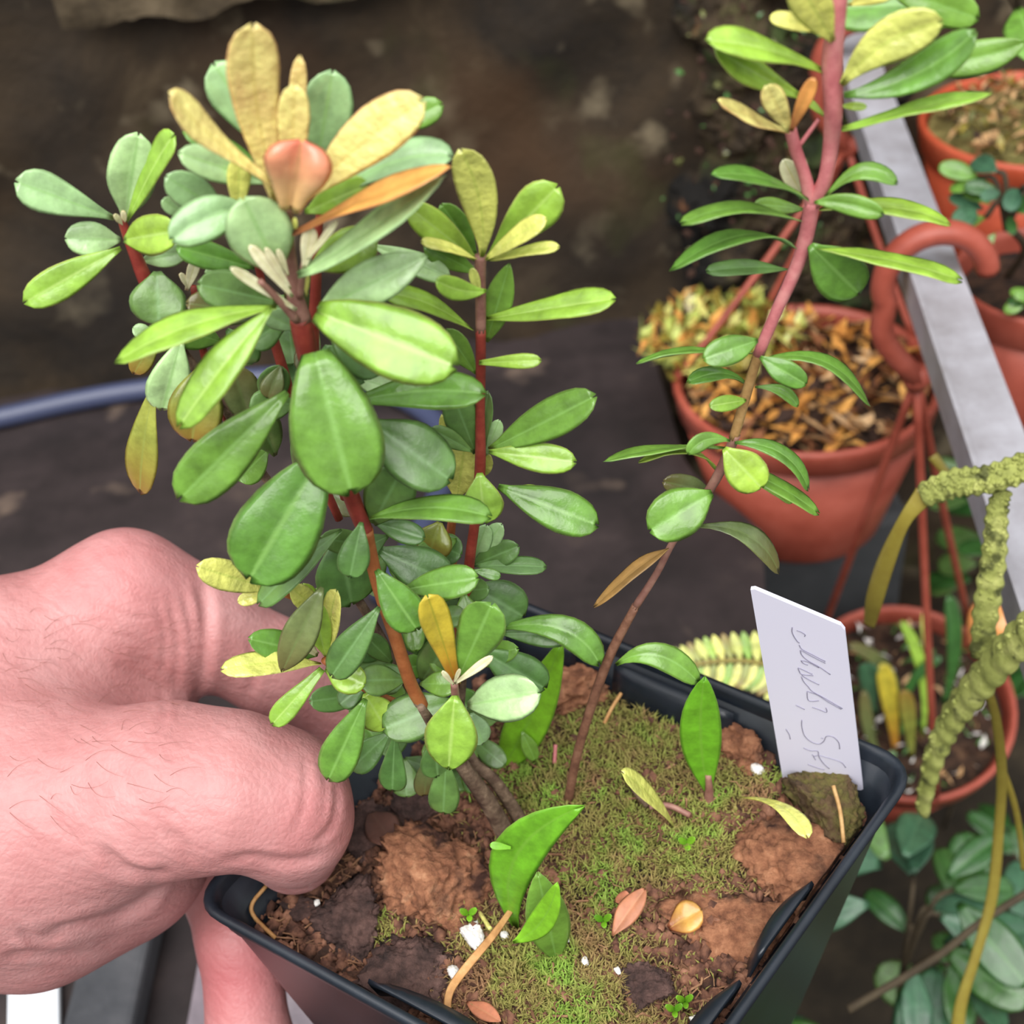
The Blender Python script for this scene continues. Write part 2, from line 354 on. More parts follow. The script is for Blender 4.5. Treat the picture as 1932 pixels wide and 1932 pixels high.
# ------------------------------------------------------------------ the square pot
QC = {k: atz(x, y, ZR) for k, (x, y) in dict(L=(346, 1702), B=(940, 1108), R=(1748, 1438), F=(1216, 2184)).items()}
QP = [QC[k] for k in 'LBRF']; QCEN = sum(QP)/4; PH = 0.088
def sfac(z): return 1-0.27*(ZR-z)/PH
def potloop(z, d, rc=(.0075, .009, .009, .009), n=7):
    s = sfac(z); P = [QCEN[:2]+(p[:2]-QCEN[:2])*s for p in QP]
    # offset by d outward
    O = []
    for i in range(4):
        a = nrm(P[i]-P[i-1]); b = nrm(P[(i+1) % 4]-P[i])
        na = np.array([-a[1], a[0]]); nb = np.array([-b[1], b[0]])   # outward for clockwise order L,B,R,F
        k = nrm(na+nb); O.append(P[i]+k*d/max(.3, k@na))
    out = []
    for i in range(4):
        p, q, r = O[i-1], O[i], O[(i+1) % 4]; rr = max(.002, rc[i]+d)
        A = q+nrm(p-q)*rr; B2 = q+nrm(r-q)*rr
        for t in np.linspace(0, 1, n): out.append(A*(1-t)**2+2*q*t*(1-t)*1.0+B2*t*t)
    return [np.array([x, y, z]) for x, y in out]
def loft(loops, cap0=True, cap1=False):
    V, Fc = [], []; n = len(loops[0])
    for l in loops: V += list(l)
    for i in range(len(loops)-1):
        for j in range(n): Fc.append((i*n+j, i*n+(j+1) % n, (i+1)*n+(j+1) % n, (i+1)*n+j))
    if cap0: Fc.append(tuple(range(n)))
    if cap1: Fc.append(tuple((len(loops)-1)*n+j for j in range(n))[::-1])
    return V, Fc
pot_m = noisy('pot_black_plastic', [(20, 24, 31), (28, 34, 42), (38, 45, 54)], 60, .34, .08, .0006, spec=.5)
zb = ZR-PH; d0 = -.0018
pot = thing('plant_pot', (QCEN[0], QCEN[1], zb), 'square black plastic nursery pot held by the hand, full of mossy compost', 'plant pot')
V, Fc = loft([potloop(zb, d0), potloop(zb+.002, d0+.0003), potloop(ZR-.009, d0), potloop(ZR-.0085, d0+.0006), potloop(ZR-.006, d0+.0008)])
V2, F2 = loft([potloop(zb+.0012, d0-.0012), potloop(ZR-.014, d0-.0012)])
mesh_obj('wall', *(lambda a: (a[0], a[1]))(loft([potloop(zb, d0), potloop(zb+.002, d0+.0003), potloop(ZR-.008, d0), potloop(ZR-.007, d0+.0006), potloop(ZR-.0022, d0+.0007),
     potloop(ZR-.0022, d0-.0004), potloop(ZR-.010, d0-.0008), potloop(ZR-.0108, d0-.0022), potloop(ZR-.016, d0-.0024), potloop(zb+.003, d0-.002)], True, True)), pot_m, pot, org(pot))
def keep_in(p, gap=.0035):
    x = np.array(p, float); s = sfac(x[2]); P = [QCEN[:2]+(q[:2]-QCEN[:2])*s for q in QP]
    for i in range(4):
        e = nrm(P[(i+1) % 4]-P[i]); o = np.array([-e[1], e[0]]); k = (x[:2]-P[i])@o+gap
        if k > 0: x[:2] -= o*k
        c_ = nrm(P[i]-QCEN[:2]); k = (x[:2]-P[i])@c_+.0042+gap
        if k > 0: x[:2] -= c_*k
    return x
V, Fc = loft([potloop(ZR-.0028, d0+.0006), potloop(ZR-.0024, d0+.0013), potloop(ZR-.0010, d0+.0016), potloop(ZR-.0002, d0+.0012), potloop(ZR, d0+.0005), potloop(ZR-.0002, d0-.0001), potloop(ZR-.0010, d0-.0004), potloop(ZR-.0030, d0-.0005)], False)
mesh_obj('rim', V, Fc, pot_m, pot, org(pot))
# stiffening flanges moulded inside the rim
def flange(edge, t0, t1, drop, depth):
    i = 'LBRF'.index(edge[0]); A, B2 = QP[i], QP[(i+1) % 4]; ins = nrm(QCEN-(A+B2)/2)*1.0; V, Fc = [], []
    k = 10
    for q in range(k+1):
        u = q/k; p = A+(B2-A)*(t0+(t1-t0)*u); bow = math.sin(math.pi*u)**.6*depth
        for (dd, z) in ((.0026, ZR-.003), (.0026+bow, ZR-.0045), (.0034+bow, ZR-drop), (.0024, ZR-drop-.001)):
            dd += .0012+.15*(ZR-z)                          # follow the taper of the wall
            V.append(np.array([p[0]+ins[0]*dd, p[1]+ins[1]*dd, z]))
    for q in range(k):
        for j in range(3): Fc.append((q*4+j, q*4+4+j, q*4+5+j, q*4+1+j))
    o = mesh_obj('inner_flange', V, Fc, pot_m, pot, org(pot)); m = o.modifiers.new('t', 'SOLIDIFY'); m.thickness = .0007; return o
flange('BR', .34, .62, .0125, .0018); flange('RF', .36, .55, .013, .0022); flange('RF', .62, .84, .013, .0026); flange('FL', .28, .60, .012, .0026); flange('BR', .06, .24, .012, .002)

# ------------------------------------------------------------------ compost, moss and bark in the pot
SZ = 0.1475
M0 = atz(1230, 1490, SZ); M1 = atz(1030, 1850, SZ)
def soilz(x, y):
    d = math.hypot(x-M0[0], y-M0[1]); e = math.hypot(x-M1[0], y-M1[1])
    return SZ+.0045*math.exp(-(d/.022)**2)+.002*math.exp(-(e/.014)**2)+.0016*noise.fractal(Vector((x*130, y*130, 3)), .8, 2, 4)
def onsoil(px, py, lift=0):
    z = SZ
    for _ in range(5): p = atz(px, py, z); z = soilz(p[0], p[1])+lift
    return atz(px, py, z)
soil_m = noisy('compost_brown', [(38, 24, 18), (76, 50, 38), (112, 76, 58), (150, 108, 84)], 420, .9, .8, .0012, second=[((46, 30, 24), 90, .48, .66), ((120, 82, 62), 140, .6, .72)])
V, Fc = [], []; N = 110; ins = 0.985
lp = [QCEN[:2]+(p[:2]-QCEN[:2])*sfac(SZ)*0.955 for p in QP]
for i in range(N+1):
    for j in range(N+1):
        u, v = i/N, j/N; p = (lp[0]*(1-u)+lp[3]*u)*(1-v)+(lp[1]*(1-u)+lp[2]*u)*v
        z = soilz(*p); e = min(u, v, 1-u, 1-v)
        z += .0010*noise.fractal(Vector((p[0]*420, p[1]*420, 9)), .7, 2, 4) - .003*max(0, 1-e/.05)
        # sunken corner behind the label
        z -= .009*math.exp(-(((u-1)/.13)**2+((v-1)/.13)**2)) + .006*math.exp(-((u/.10)**2+(v/.10)**2))
        V.append(keep_in((p[0], p[1], z), .003))
for i in range(N):
    for j in range(N): a = i*(N+1)+j; Fc.append((a, a+N+1, a+N+2, a+1))
tag(mesh_obj('potting_compost', V, Fc, soil_m, None, (QCEN[0], QCEN[1], SZ)), 'brown crumbly compost filling the square black pot', 'compost', kind='stuff')

def moss_w(px, py):
    w = 0
    for (cx, cy, rx, ry, a) in ((1240, 1400, 230, 120, 1), (1060, 1500, 130, 110, .8), (1210, 1590, 170, 110, .9), (1340, 1480, 150, 70, .8), (1040, 1830, 190, 110, .95), (960, 1700, 120, 80, .35), (1090, 1690, 150, 70, .55), (1100, 1920, 180, 50, .8), (1330, 1620, 90, 70, .8), (715, 1755, 38, 30, .9)):
        w = max(w, a*math.exp(-(((px-cx)/rx)**2+((py-cy)/ry)**2)**1.5))
    return w
moss_m = noisy('moss_green', [(112, 92, 60), (132, 114, 70), (136, 136, 70), (124, 156, 62), (158, 186, 88)], 60, .8, 0, spec=.2, second=[((146, 112, 80), 75, .54, .67)])
V, Fc = [], []; cnt = 0; rm = random.Random(3)
while cnt < 24000:
    px, py = rm.uniform(650, 1640), rm.uniform(1250, 1990)
    if rm.random() > moss_w(px, py)*1.25: continue
    p = onsoil(px, py)
    if np.linalg.norm(keep_in(p, .005)-p) > 1e-6: continue
    cnt += 1
    h = rm.uniform(.0006, .0020); a = rm.random()*6.28; ln = rm.uniform(.2, 1.5); w = rm.uniform(.00009, .0002)
    d = np.array([math.cos(a), math.sin(a), 0]); s = np.array([-d[1], d[0], 0])*w
    b = len(V); q = p+UP*(-.0006); m1 = p+UP*h*.6+d*h*ln*.4; m2 = p+UP*h*(1.0 if rm.random() < .7 else .5)+d*h*ln
    V += [q-s, q+s, m1+s, m1-s, m2]; Fc += [(b, b+1, b+2, b+3), (b+3, b+2, b+4)]
tag(mesh_obj('moss', V, Fc, moss_m, None, tuple(onsoil(1230, 1490)), False), 'green and brown moss cushion covering the compost around the thin stem', 'moss', kind='stuff')
# loose fibres and crumbs
fib_m = noisy('fibre_brown', [(60, 40, 28), (120, 84, 60), (176, 136, 100)], 200, .85, 0)
V, Fc = [], []
for k in range(1500):
    px, py = rm.uniform(480, 1680), rm.uniform(1230, 2000); p = onsoil(px, py, .0004)
    cu, cv = p[:2]-QCEN[:2]
    if max(abs(proj(p)[0]-px), 0) > 3: continue
    q = nrm(p-QCEN)
    if np.linalg.norm(keep_in(p, .006)-p) > 1e-6: continue
    ins_ok = all(np.cross(lp[(i+1) % 4]-lp[i], p[:2]-lp[i]) < 0 for i in range(4))
    if not ins_ok: continue
    a = rm.random()*6.28; l = rm.uniform(.001, .005); bnd = rm.uniform(-.0015, .0015)
    d = np.array([math.cos(a), math.sin(a), rm.uniform(-.1, .35)]); s = np.array([-d[1], d[0], 0])
    tube_data([p-d*l/2, p+s*bnd+UP*.0004, p+d*l/2], rm.uniform(.00010, .00026), 4, V, Fc)
tag(mesh_obj('fibre_litter', V, Fc, fib_m, None, tuple(onsoil(1000, 1700)), False), 'fine dry brown fibres scattered over the compost surface', 'fibres', kind='stuff')
V, Fc = [], []
def crumb(V, Fc, p, r, rg):
    b = len(V); 
    for dx, dy, dz in ((1, 0, 0), (-1, 0, 0), (0, 1, 0), (0, -1, 0), (0, 0, 1), (0, 0, -1)):
        V.append(p+np.array([dx, dy, dz])*r*rg.uniform(.6, 1.2)+np.array([rg.uniform(-.3, .3) for _ in range(3)])*r)
    for f in ((0, 2, 4), (2, 1, 4), (1, 3, 4), (3, 0, 4), (2, 0, 5), (1, 2, 5), (3, 1, 5), (0, 3, 5)): Fc.append(tuple(b+i for i in f))
k = 0
while k < 4200:
    px, py = rm.uniform(430, 1700), rm.uniform(1220, 2050)
    if moss_w(px, py) > .5 and rm.random() < .85: continue
    p = onsoil(px, py)
    if not all(np.cross(lp[(i+1) % 4]-lp[i], p[:2]-lp[i]) < -.00002 for i in range(4)): continue
    k += 1; p = keep_in(p, .004); crumb(V, Fc, p, rm.choice((.0004, .0006, .0009, .0013, .0018)), rm)
tag(mesh_obj('compost_crumbs', V, Fc, noisy('crumb_brown', [(40, 26, 20), (84, 54, 42), (126, 86, 66), (160, 116, 92)], 260, .9, .6, .0006), None, tuple(onsoil(1000, 1650)), True), 'loose brown crumbs of bark and peat strewn over the compost', 'crumbs', kind='stuff')

bark_ms = {'red': noisy('bark_reddish', [(84, 50, 34), (136, 88, 62), (170, 116, 84), (198, 148, 112)], 300, .85, .9, .0012, second=[((66, 38, 28), 160, .55, .68)]),
           'dark': noisy('bark_dark', [(34, 24, 22), (62, 44, 40), (88, 64, 58), (116, 88, 80)], 260, .85, .8, .0012),
           'moss': noisy('bark_mossy', [(48, 36, 22), (86, 66, 44), (98, 92, 44), (130, 100, 70)], 160, .85, .8, .0012)}
def chunk(name, px, py, wpx, hpx, kind, label, cat, lift=.001, rot=0, tall=.55, seed=0, amp=.22, mat=None, long=None, tilt=0):
    p = onsoil(px, py, lift); dep = proj(p)[2]; rx = wpx*dep/F/2; ry = (hpx*dep/F/2)/.75 if long is None else long; rz = min(rx, ry)*tall
    rf = random.Random(seed*13+1); facets = [(Vector((rf.gauss(0, 1), rf.gauss(0, 1), rf.gauss(0, .7))).normalized(), rf.uniform(.62, .86)) for _ in range(9)]
    bm = bmesh.new(); bmesh.ops.create_icosphere(bm, subdivisions=5 if wpx > 100 else 4, radius=1)
    for v in bm.verts:
        c = v.co.copy(); 
        # squarish broken lump
        m = max(abs(c.x), abs(c.y), abs(c.z)); c = c*(0.30+0.62/m)
        for fn, fd in facets:
            e = c.dot(fn)-fd
            if e > 0: c = c-fn*e*.92
        n1 = noise.fractal(c*1.3+Vector((seed*3.7, seed, 0)), 1, 2, 3); n2 = noise.fractal(Vector((c.x*3, c.y*9, c.z*5))+Vector((seed, 5, 1)), .8, 2, 4); n3 = noise.fractal(c*9+Vector((seed, 2, 2)), .6, 2.2, 4)
        c = c*(1+amp*.8*n1+.17*n2+.13*n3)
        v.co = Vector((c.x*rx, c.y*ry, c.z*rz))
    R3 = Matrix.Rotation(rot, 3, 'Z') @ Matrix.Rotation(tilt, 3, 'X')
    for v in bm.verts:
        w = R3 @ v.co; g_ = keep_in(np.array(w)+p, .0042); v.co = Vector(g_-p)
    me = bpy.data.meshes.new(name); bm.to_mesh(me); bm.free(); me.materials.append(mat or bark_ms[kind])
    me.polygons.foreach_set('use_smooth', [True]*len(me.polygons))
    o = bpy.data.objects.new(name, me); COL.objects.link(o); o.location = tuple(p); return tag(o, label, cat)
chunk('bark_chip', 815, 1655, 195, 175, 'red', 'largest reddish-brown bark chip beside the woody stem base', 'bark chip', .002, .5, .7, 1, .18)
chunk('bark_chip', 655, 1742, 140, 140, 'dark', 'dark rounded bark chip between the thumb tip and the big reddish chip', 'bark chip', .001, .2, .55, 2)
chunk('bark_chip', 765, 1842, 175, 135, 'dark', 'dark flat bark chip by the notch in the near pot rim', 'bark chip', .001, -.2, .5, 3)
chunk('bark_chip', 790, 1530, 110, 95, 'dark', 'dusky bark lump under the lowest hanging leaves', 'bark chip', .0, .3, .6, 4)
chunk('bark_chip', 690, 1570, 130, 130, 'dark', 'brown-black bark piece against the end of the thumb', 'bark chip', 0, .9, .5, 5)
chunk('bark_chip', 1095, 1285, 175, 105, 'red', 'crumbly reddish bark chip at the far pot wall behind the thin stem', 'bark chip', .002, .35, .6, 6)
chunk('bark_chip', 1235, 1310, 120, 60, 'red', 'low brown bark piece under the drooping leaf by the far rim', 'bark chip', .0, .3, .5, 16)
chunk('bark_chip', 1395, 1395, 130, 120, 'red', 'pinkish-brown bark chip beside the white label', 'bark chip', .001, .1, .7, 7)
chunk('bark_chip', 1452, 1326, 52, 46, 'red', 'small pale bark fragment wedged behind the white label', 'bark chip', .001, .4, .7, 8)
chunk('bark_chip', 1562, 1530, 125, 140, 'moss', 'upright mossy bark stump in front of the white label', 'bark chip', .003, .2, 1.1, 9, .2)
chunk('bark_chip', 1622, 1535, 70, 60, 'moss', 'mossy bark crumb in the pot corner beside the label', 'bark chip', -.001, .7, .6, 10)
chunk('bark_chip', 1480, 1625, 190, 170, 'red', 'splintered brown bark slab below the curved yellow seed leaf', 'bark chip', 0, .7, .45, 11)
chunk('bark_chip', 1395, 1765, 250, 215, 'red', 'broad flaky brown bark slab near the inner flange of the pot', 'bark chip', -.0005, .5, .38, 12, .16)
chunk('bark_chip', 1215, 1862, 110, 80, 'dark', 'greyish glinting bark lump beside the tiny green seedlings', 'bark chip', 0, .2, .6, 13)
chunk('bark_chip', 575, 1720, 85, 60, 'dark', 'peaty brown lump in the pot corner under the thumb', 'bark chip', -.001, .4, .6, 14)
chunk('bark_chip', 1398, 1890, 36, 130, 'red', 'long narrow strip of bark lying along the pot wall', 'bark chip', 0, -.78, .5, 15, .12)
perl_m = noisy('perlite_white', [(205, 198, 190), (232, 228, 222), (248, 246, 244)], 300, .8, .3, .0005)
for (x, y, s, lab) in ((1428, 1450, 24, 'white grain of perlite below the pinkish bark chip'), (893, 1768, 42, 'cream pebble beside the dry grass blade'), (856, 1832, 22, 'white perlite crumb near the bend of the dry grass blade'), (1104, 1814, 14, 'tiny white perlite bead in the near moss'), (1165, 1832, 12, 'tiny cream perlite bead by the greyish bark lump'), (1314, 1926, 22, 'white perlite grain near the seedlings'), (742, 1916, 26, 'white perlite grain caught at the near rim'), (952, 1764, 16, 'small white perlite crumb at the foot of the seedling'), (598, 1703, 12, 'tiny bright perlite speck below the thumb tip'), (1070, 1772, 10, 'minute white perlite speck right of the round seedling leaf')):
    chunk('perlite_grain', x, y, s, s, '', lab, 'perlite', .0012, .3, .8, x % 17, .15, mat=perl_m)

# ------------------------------------------------------------------ the hand (implicit surface, one continuous mesh)
def hp_(x, y, d, r): return np.concatenate([atd(x, y, d), [r*d/F]])
HAND = [  # chains of (px, py, depth, radius px) joined as tapered capsules
 ('palm', [(-420, 1500, .250, 330), (-60, 1345, .254, 222)]),
 ('palm', [(-60, 1315, .256, 188), (235, 1124, .262, 108)]),
 ('palm', [(-420, 1560, .242, 300), (0, 1560, .244, 250)]),
 ('palm', [(0, 1560, .244, 235), (250, 1600, .250, 150)]),
 ('palm', [(-300, 1690, .252, 160), (70, 1715, .250, 120), (235, 1665, .258, 104)]),
 ('palm', [(40, 1330, .262, 170), (235, 1430, .262, 130)]),
 ('palm', [(230, 1180, .278, 110), (250, 1420, .272, 110)]),
 ('index', [(238, 1124, .262, 108), (375, 1178, .268, 98), (520, 1262, .276, 88), (660, 1352, .284, 74), (745, 1400, .284, 62)]),
 ('thumb', [(0, 1540, .240, 215), (320, 1490, .230, 158), (440, 1492, .229, 142), (530, 1508, .231, 122), (548, 1550, .234, 108), (556, 1602, .240, 84)]),
 ('mid', [(220, 1540, .292, 110), (400, 1630, .288, 78), (452, 1770, .272, 74), (472, 1990, .270, 80), (560, 2120, .275, 70)]),
]
def build_hand():
    prims = []
    for g, ch in HAND:
        q = [hp_(*c) for c in ch]
        for a, b in zip(q[:-1], q[1:]): prims.append((g, a, b))
    A = np.array([p[1] for p in prims]+[p[2] for p in prims])
    lo = (A[:, :3]-A[:, 3:]).min(0)-.004; hi = (A[:, :3]+A[:, 3:]).max(0)+.004
    lo[0] = max(lo[0], -0.135)
    vox = .00085; n = np.ceil((hi-lo)/vox).astype(int)+1
    ax = [lo[i]+np.arange(n[i])*vox for i in range(3)]
    X, Y, Z = np.meshgrid(*[a.astype(np.float32) for a in ax], indexing='ij')
    groups = {}
    for g, a, b in prims:
        ba = (b[:3]-a[:3]).astype(np.float32); l2 = float(ba@ba)
        px, py, pz = X-np.float32(a[0]), Y-np.float32(a[1]), Z-np.float32(a[2])
        h = np.clip((px*ba[0]+py*ba[1]+pz*ba[2])/l2, 0, 1)
        d = np.sqrt((px-ba[0]*h)**2+(py-ba[1]*h)**2+(pz-ba[2]*h)**2)-(np.float32(a[3])+h*np.float32(b[3]-a[3]))
        if g in groups:
            k = np.float32(.010 if g == 'palm' else .004); e = groups[g]
            t = np.maximum(k-np.abs(d-e), 0)/k; groups[g] = np.minimum(d, e)-t*t*k*np.float32(.25)
        else: groups[g] = d
    S = groups['palm']
    for g, k in (('thumb', .009), ('index', .009), ('mid', .008)):
        k = np.float32(k); d = groups[g]; t = np.maximum(k-np.abs(d-S), 0)/k; S = np.minimum(d, S)-t*t*k*np.float32(.25)
    # naive surface nets
    ins = S < 0; nx, ny, nz = S.shape
    c = np.zeros((nx-1, ny-1, nz-1), np.uint8)
    for i in (0, 1):
        for j in (0, 1):
            for k in (0, 1): c += ins[i:nx-1+i, j:ny-1+j, k:nz-1+k]
    act = np.argwhere((c > 0) & (c < 8)); idx = -np.ones(c.shape, np.int64); idx[tuple(act.T)] = np.arange(len(act))
    acc = np.zeros((len(act), 3)); num = np.zeros(len(act))
    cor = [(i, j, k) for i in (0, 1) for j in (0, 1) for k in (0, 1)]
    for p in cor:
        for q in cor:
            if sum(abs(np.array(p)-np.array(q))) != 1 or p > q: continue
            va = S[act[:, 0]+p[0], act[:, 1]+p[1], act[:, 2]+p[2]]; vb = S[act[:, 0]+q[0], act[:, 1]+q[1], act[:, 2]+q[2]]
            m = (va < 0) != (vb < 0); t = np.where(m, va/(va-vb+1e-12), 0)
            pt = np.array(p)+np.outer(t, np.array(q)-np.array(p)); acc[m] += pt[m]; num[m] += 1
    V = lo+(act+acc/num[:, None])*vox
    Fq = []
    for a in range(3):
        b, d = (a+1) % 3, (a+2) % 3
        s0 = [slice(1, -1)]*3; s0[a] = slice(0, S.shape[a]-1); s1 = list(s0); s1[a] = slice(1, S.shape[a])
        A0 = ins[tuple(s0)]; A1 = ins[tuple(s1)]; e = np.argwhere(A0 != A1); flip = A0[tuple(e.T)]
        off = np.array([1, 1, 1]); off[a] = 0; e = e+off
        def cell(db, dd): q = e.copy(); q[:, b] -= db; q[:, d] -= dd; return idx[tuple(q.T)]
        q = np.stack([cell(0, 0), cell(1, 0), cell(1, 1), cell(0, 1)], 1)
        q[~flip] = q[~flip][:, ::-1]; Fq.append(q)
    Fq = np.vstack(Fq); Fq = Fq[(Fq >= 0).all(1)]
    return V, Fq
HV, HF = build_hand()
def vnormals(V, Fq):
    a = np.cross(V[Fq[:, 2]]-V[Fq[:, 0]], V[Fq[:, 3]]-V[Fq[:, 1]]); N = np.zeros_like(V)
    for i in range(4): np.add.at(N, Fq[:, i], a)
    return N/(np.linalg.norm(N, axis=1)[:, None]+1e-15)
def smooth_v(V, Fq, it):
    for _ in range(it):
        s = np.zeros_like(V); n = np.zeros(len(V))
        for i in range(4):
            for j in (1, 3):
                np.add.at(s, Fq[:, i], V[Fq[:, (i+j) % 4]]); np.add.at(n, Fq[:, i], 1)
        V = V*.5+.5*s/n[:, None]
    return V
HV = smooth_v(HV, HF, 5)
if (np.cross(HV[HF[:, 2]]-HV[HF[:, 0]], HV[HF[:, 3]]-HV[HF[:, 1]])*(HV[HF[:, 0]]-HV.mean(0))).sum() < 0: HF = HF[:, ::-1]
HN = vnormals(HV, HF)
# creases and folds pressed into the skin: (points, width px, depth mm)
CREASES = [
 ([(185, 1590), (230, 1640), (290, 1655), (320, 1640)], 13, 1.1), ([(290, 1655), (285, 1680), (265, 1705), (200, 1735), (120, 1755), (60, 1765)], 12, 1.0),
 ([(30, 1750), (70, 1775), (120, 1772)], 9, .6), ([(0, 1808), (60, 1798), (130, 1800), (200, 1808)], 9, .6),
 ([(365, 1640), (350, 1605), (330, 1580), (310, 1565)], 11, .55), ([(400, 1632), (470, 1618), (530, 1625), (580, 1622), (625, 1600)], 10, .55),
 ([(575, 1420), (578, 1470), (572, 1530), (545, 1585)], 8, .30), ([(632, 1470), (636, 1520), (622, 1565), (585, 1600)], 8, .45), ([(610, 1440), (616, 1500), (606, 1560)], 6, .22),
 ([(375, 1090), (388, 1150), (385, 1230), (375, 1320)], 13, .9), ([(345, 1110), (362, 1190), (358, 1290)], 9, .45), ([(318, 1130), (335, 1210), (330, 1300)], 8, .35), ([(290, 1120), (312, 1200), (306, 1290)], 7, .28),
 ([(210, 1250), (270, 1275), (330, 1310)], 10, .35), ([(250, 1240), (300, 1262), (345, 1296)], 8, .3),
 ([(380, 1290), (362, 1330), (330, 1380)], 7, .25), ([(300, 1300), (310, 1350), (290, 1400)], 7, .2), ([(340, 1310), (335, 1350), (315, 1400)], 7, .2),
 ([(180, 1095), (240, 1125), (300, 1140)], 6, .16), ([(160, 1125), (230, 1160), (290, 1175)], 6, .16), ([(140, 1160), (210, 1195), (280, 1215)], 6, .16),
 ([(470, 1200), (480, 1260), (470, 1320)], 9, .5), ([(200, 1440), (240, 1475), (250, 1530)], 14, .2), ([(60, 1490), (110, 1560), (170, 1590)], 16, .25),
]
q = (HV-CAM) @ MC.T; hx, hy = q[:, 0]/q[:, 2]*F+CC, q[:, 1]/q[:, 2]*F+CC
facing = np.clip(((CAM-HV)*HN).sum(1)/np.linalg.norm(CAM-HV, axis=1)*2.0, 0, 1)
disp = np.zeros(len(HV))
for pts, w, dep in CREASES:
    L_ = spline([np.array(p, float) for p in pts], 26); best = np.full(len(HV), 1e9); bt = np.zeros(len(HV))
    near = (hx > L_[:, 0].min()-60) & (hx < L_[:, 0].max()+60) & (hy > L_[:, 1].min()-60) & (hy < L_[:, 1].max()+60)
    ii = np.where(near)[0]; P2 = np.stack([hx[ii], hy[ii]], 1)
    for s in range(25):
        a, b = L_[s], L_[s+1]; ab = b-a; t = np.clip(((P2-a)@ab)/(ab@ab+1e-9), 0, 1); d = np.linalg.norm(P2-a-t[:, None]*ab, axis=1)
        m = d < best[ii]; best[ii[m]] = d[m]; bt[ii[m]] = (s+t[m])/25
    fade = np.clip(np.minimum(bt, 1-bt)*5, 0.15, 1)
    disp += np.where(best < 1e8, (-np.exp(-(best/w)**2)+.35*np.exp(-((best-1.9*w)/w)**2))*dep*.001*fade, 0)
HV = HV+HN*(disp*facing)[:, None]
# veins, tendons and small swellings
for i in range(len(HV)):
    pass
hm, nt, bs, out = newmat('skin')
t1 = tex(nt, 'ShaderNodeTexNoise', 45, 4, .6); t2 = tex(nt, 'ShaderNodeTexNoise', 260, 5, .65)
c = ramp(nt, t1, [(.32, lin((176, 118, 116))), (.5, lin((190, 133, 131))), (.68, lin((200, 148, 146)))])
c = mixc(nt, ramp(nt, t2, [(.45, G0), (.75, (.35, .35, .35, 1))]), c, lin((174, 106, 106)))
red = nd(nt, 'ShaderNodeAttribute', attribute_name='flush'); c = mixc(nt, red.outputs['Fac'], c, lin((186, 92, 98)))
nt.links.new(c, bs.inputs['Base Color']); bs.inputs['Roughness'].default_value = .46; bs.inputs['Specular IOR Level'].default_value = .4
bs.inputs['Subsurface Weight'].default_value = .16; bs.inputs['Subsurface Radius'].default_value = (1.0, .45, .35); bs.inputs['Subsurface Scale'].default_value = .0025
v1 = nd(nt, 'ShaderNodeTexVoronoi', feature='DISTANCE_TO_EDGE'); tcn = nd(nt, 'ShaderNodeTexCoord'); nt.links.new(tcn.outputs['Object'], v1.inputs['Vector']); v1.inputs['Scale'].default_value = 900
ad = nd(nt, 'ShaderNodeMath', operation='ADD'); nt.links.new(v1.outputs[0], ad.inputs[0]); nt.links.new(tex(nt, 'ShaderNodeTexNoise', 300, 6, .7), ad.inputs[1])
wv_ = nd(nt, 'ShaderNodeTexWave', wave_type='BANDS', bands_direction='DIAGONAL'); nt.links.new(tcn.outputs['Object'], wv_.inputs['Vector'])
wv_.inputs['Scale'].default_value = 130; wv_.inputs['Distortion'].default_value = 9; wv_.inputs['Detail'].default_value = 4; wv_.inputs['Detail Scale'].default_value = 1.6
ad2 = nd(nt, 'ShaderNodeMath', operation='MULTIPLY_ADD'); nt.links.new(wv_.outputs[1], ad2.inputs[0]); ad2.inputs[1].default_value = .55; nt.links.new(ad.outputs[0], ad2.inputs[2])
bump(nt, bs, ad2.outputs[0], .20, .0007)
HO = np.array([-.10, .14, .10])
hand = mesh_obj('hand', HV, HF, hm, None, HO)
at = hand.data.attributes.new('flush', 'FLOAT', 'POINT')
fl = np.zeros(len(HV))
for (cx, cy, r, a) in ((450, 1850, 110, .6), (600, 1520, 100, .2), (240, 1080, 110, .2)):       # flushed fingertip and knuckles
    fl = np.maximum(fl, a*np.exp(-(((hx-cx)/r)**2+((hy-cy)/r)**2)))
at.data.foreach_set('value', fl.astype(np.float32))
tag(hand, 'bare left hand gripping the square pot, thumb pressed inside the rim', 'hand')
# fine hairs on the back of the hand
from mathutils.bvhtree import BVHTree
bvh = BVHTree.FromPolygons([tuple(v) for v in HV], [tuple(int(i) for i in f) for f in HF])
def onhand(px, py):
    d = ray(px, py); r = bvh.ray_cast(Vector(CAM), Vector(nrm(d)))
    return (np.array(r[0]), np.array(r[1])) if r[0] is not None else (None, None)
V, Fc = [], []; rh = random.Random(11)
for k in range(70):
    x, y = rh.uniform(5, 330), rh.uniform(1150, 1540); a = rh.uniform(-.5, .6); l = rh.uniform(25, 75); cv = rh.uniform(-14, 14); pts = []
    for u in np.linspace(0, 1, 6):
        p, n = onhand(x+math.cos(a)*l*u-math.sin(a)*cv*4*u*(1-u), y+math.sin(a)*l*u+math.cos(a)*cv*4*u*(1-u))
        if p is None: break
        pts.append(p+n*(.00005+.0006*u))
    if len(pts) == 6: tube_data(pts, np.linspace(.000032, .000014, 6), 4, V, Fc)
hair_m, nt, bs, _ = newmat('hair_brown'); bs.inputs['Base Color'].default_value = lin((150, 100, 88)); bs.inputs['Roughness'].default_value = .5
hr = mesh_obj('hair', V, Fc, hair_m, hand, HO); hr['kind'] = 'stuff'

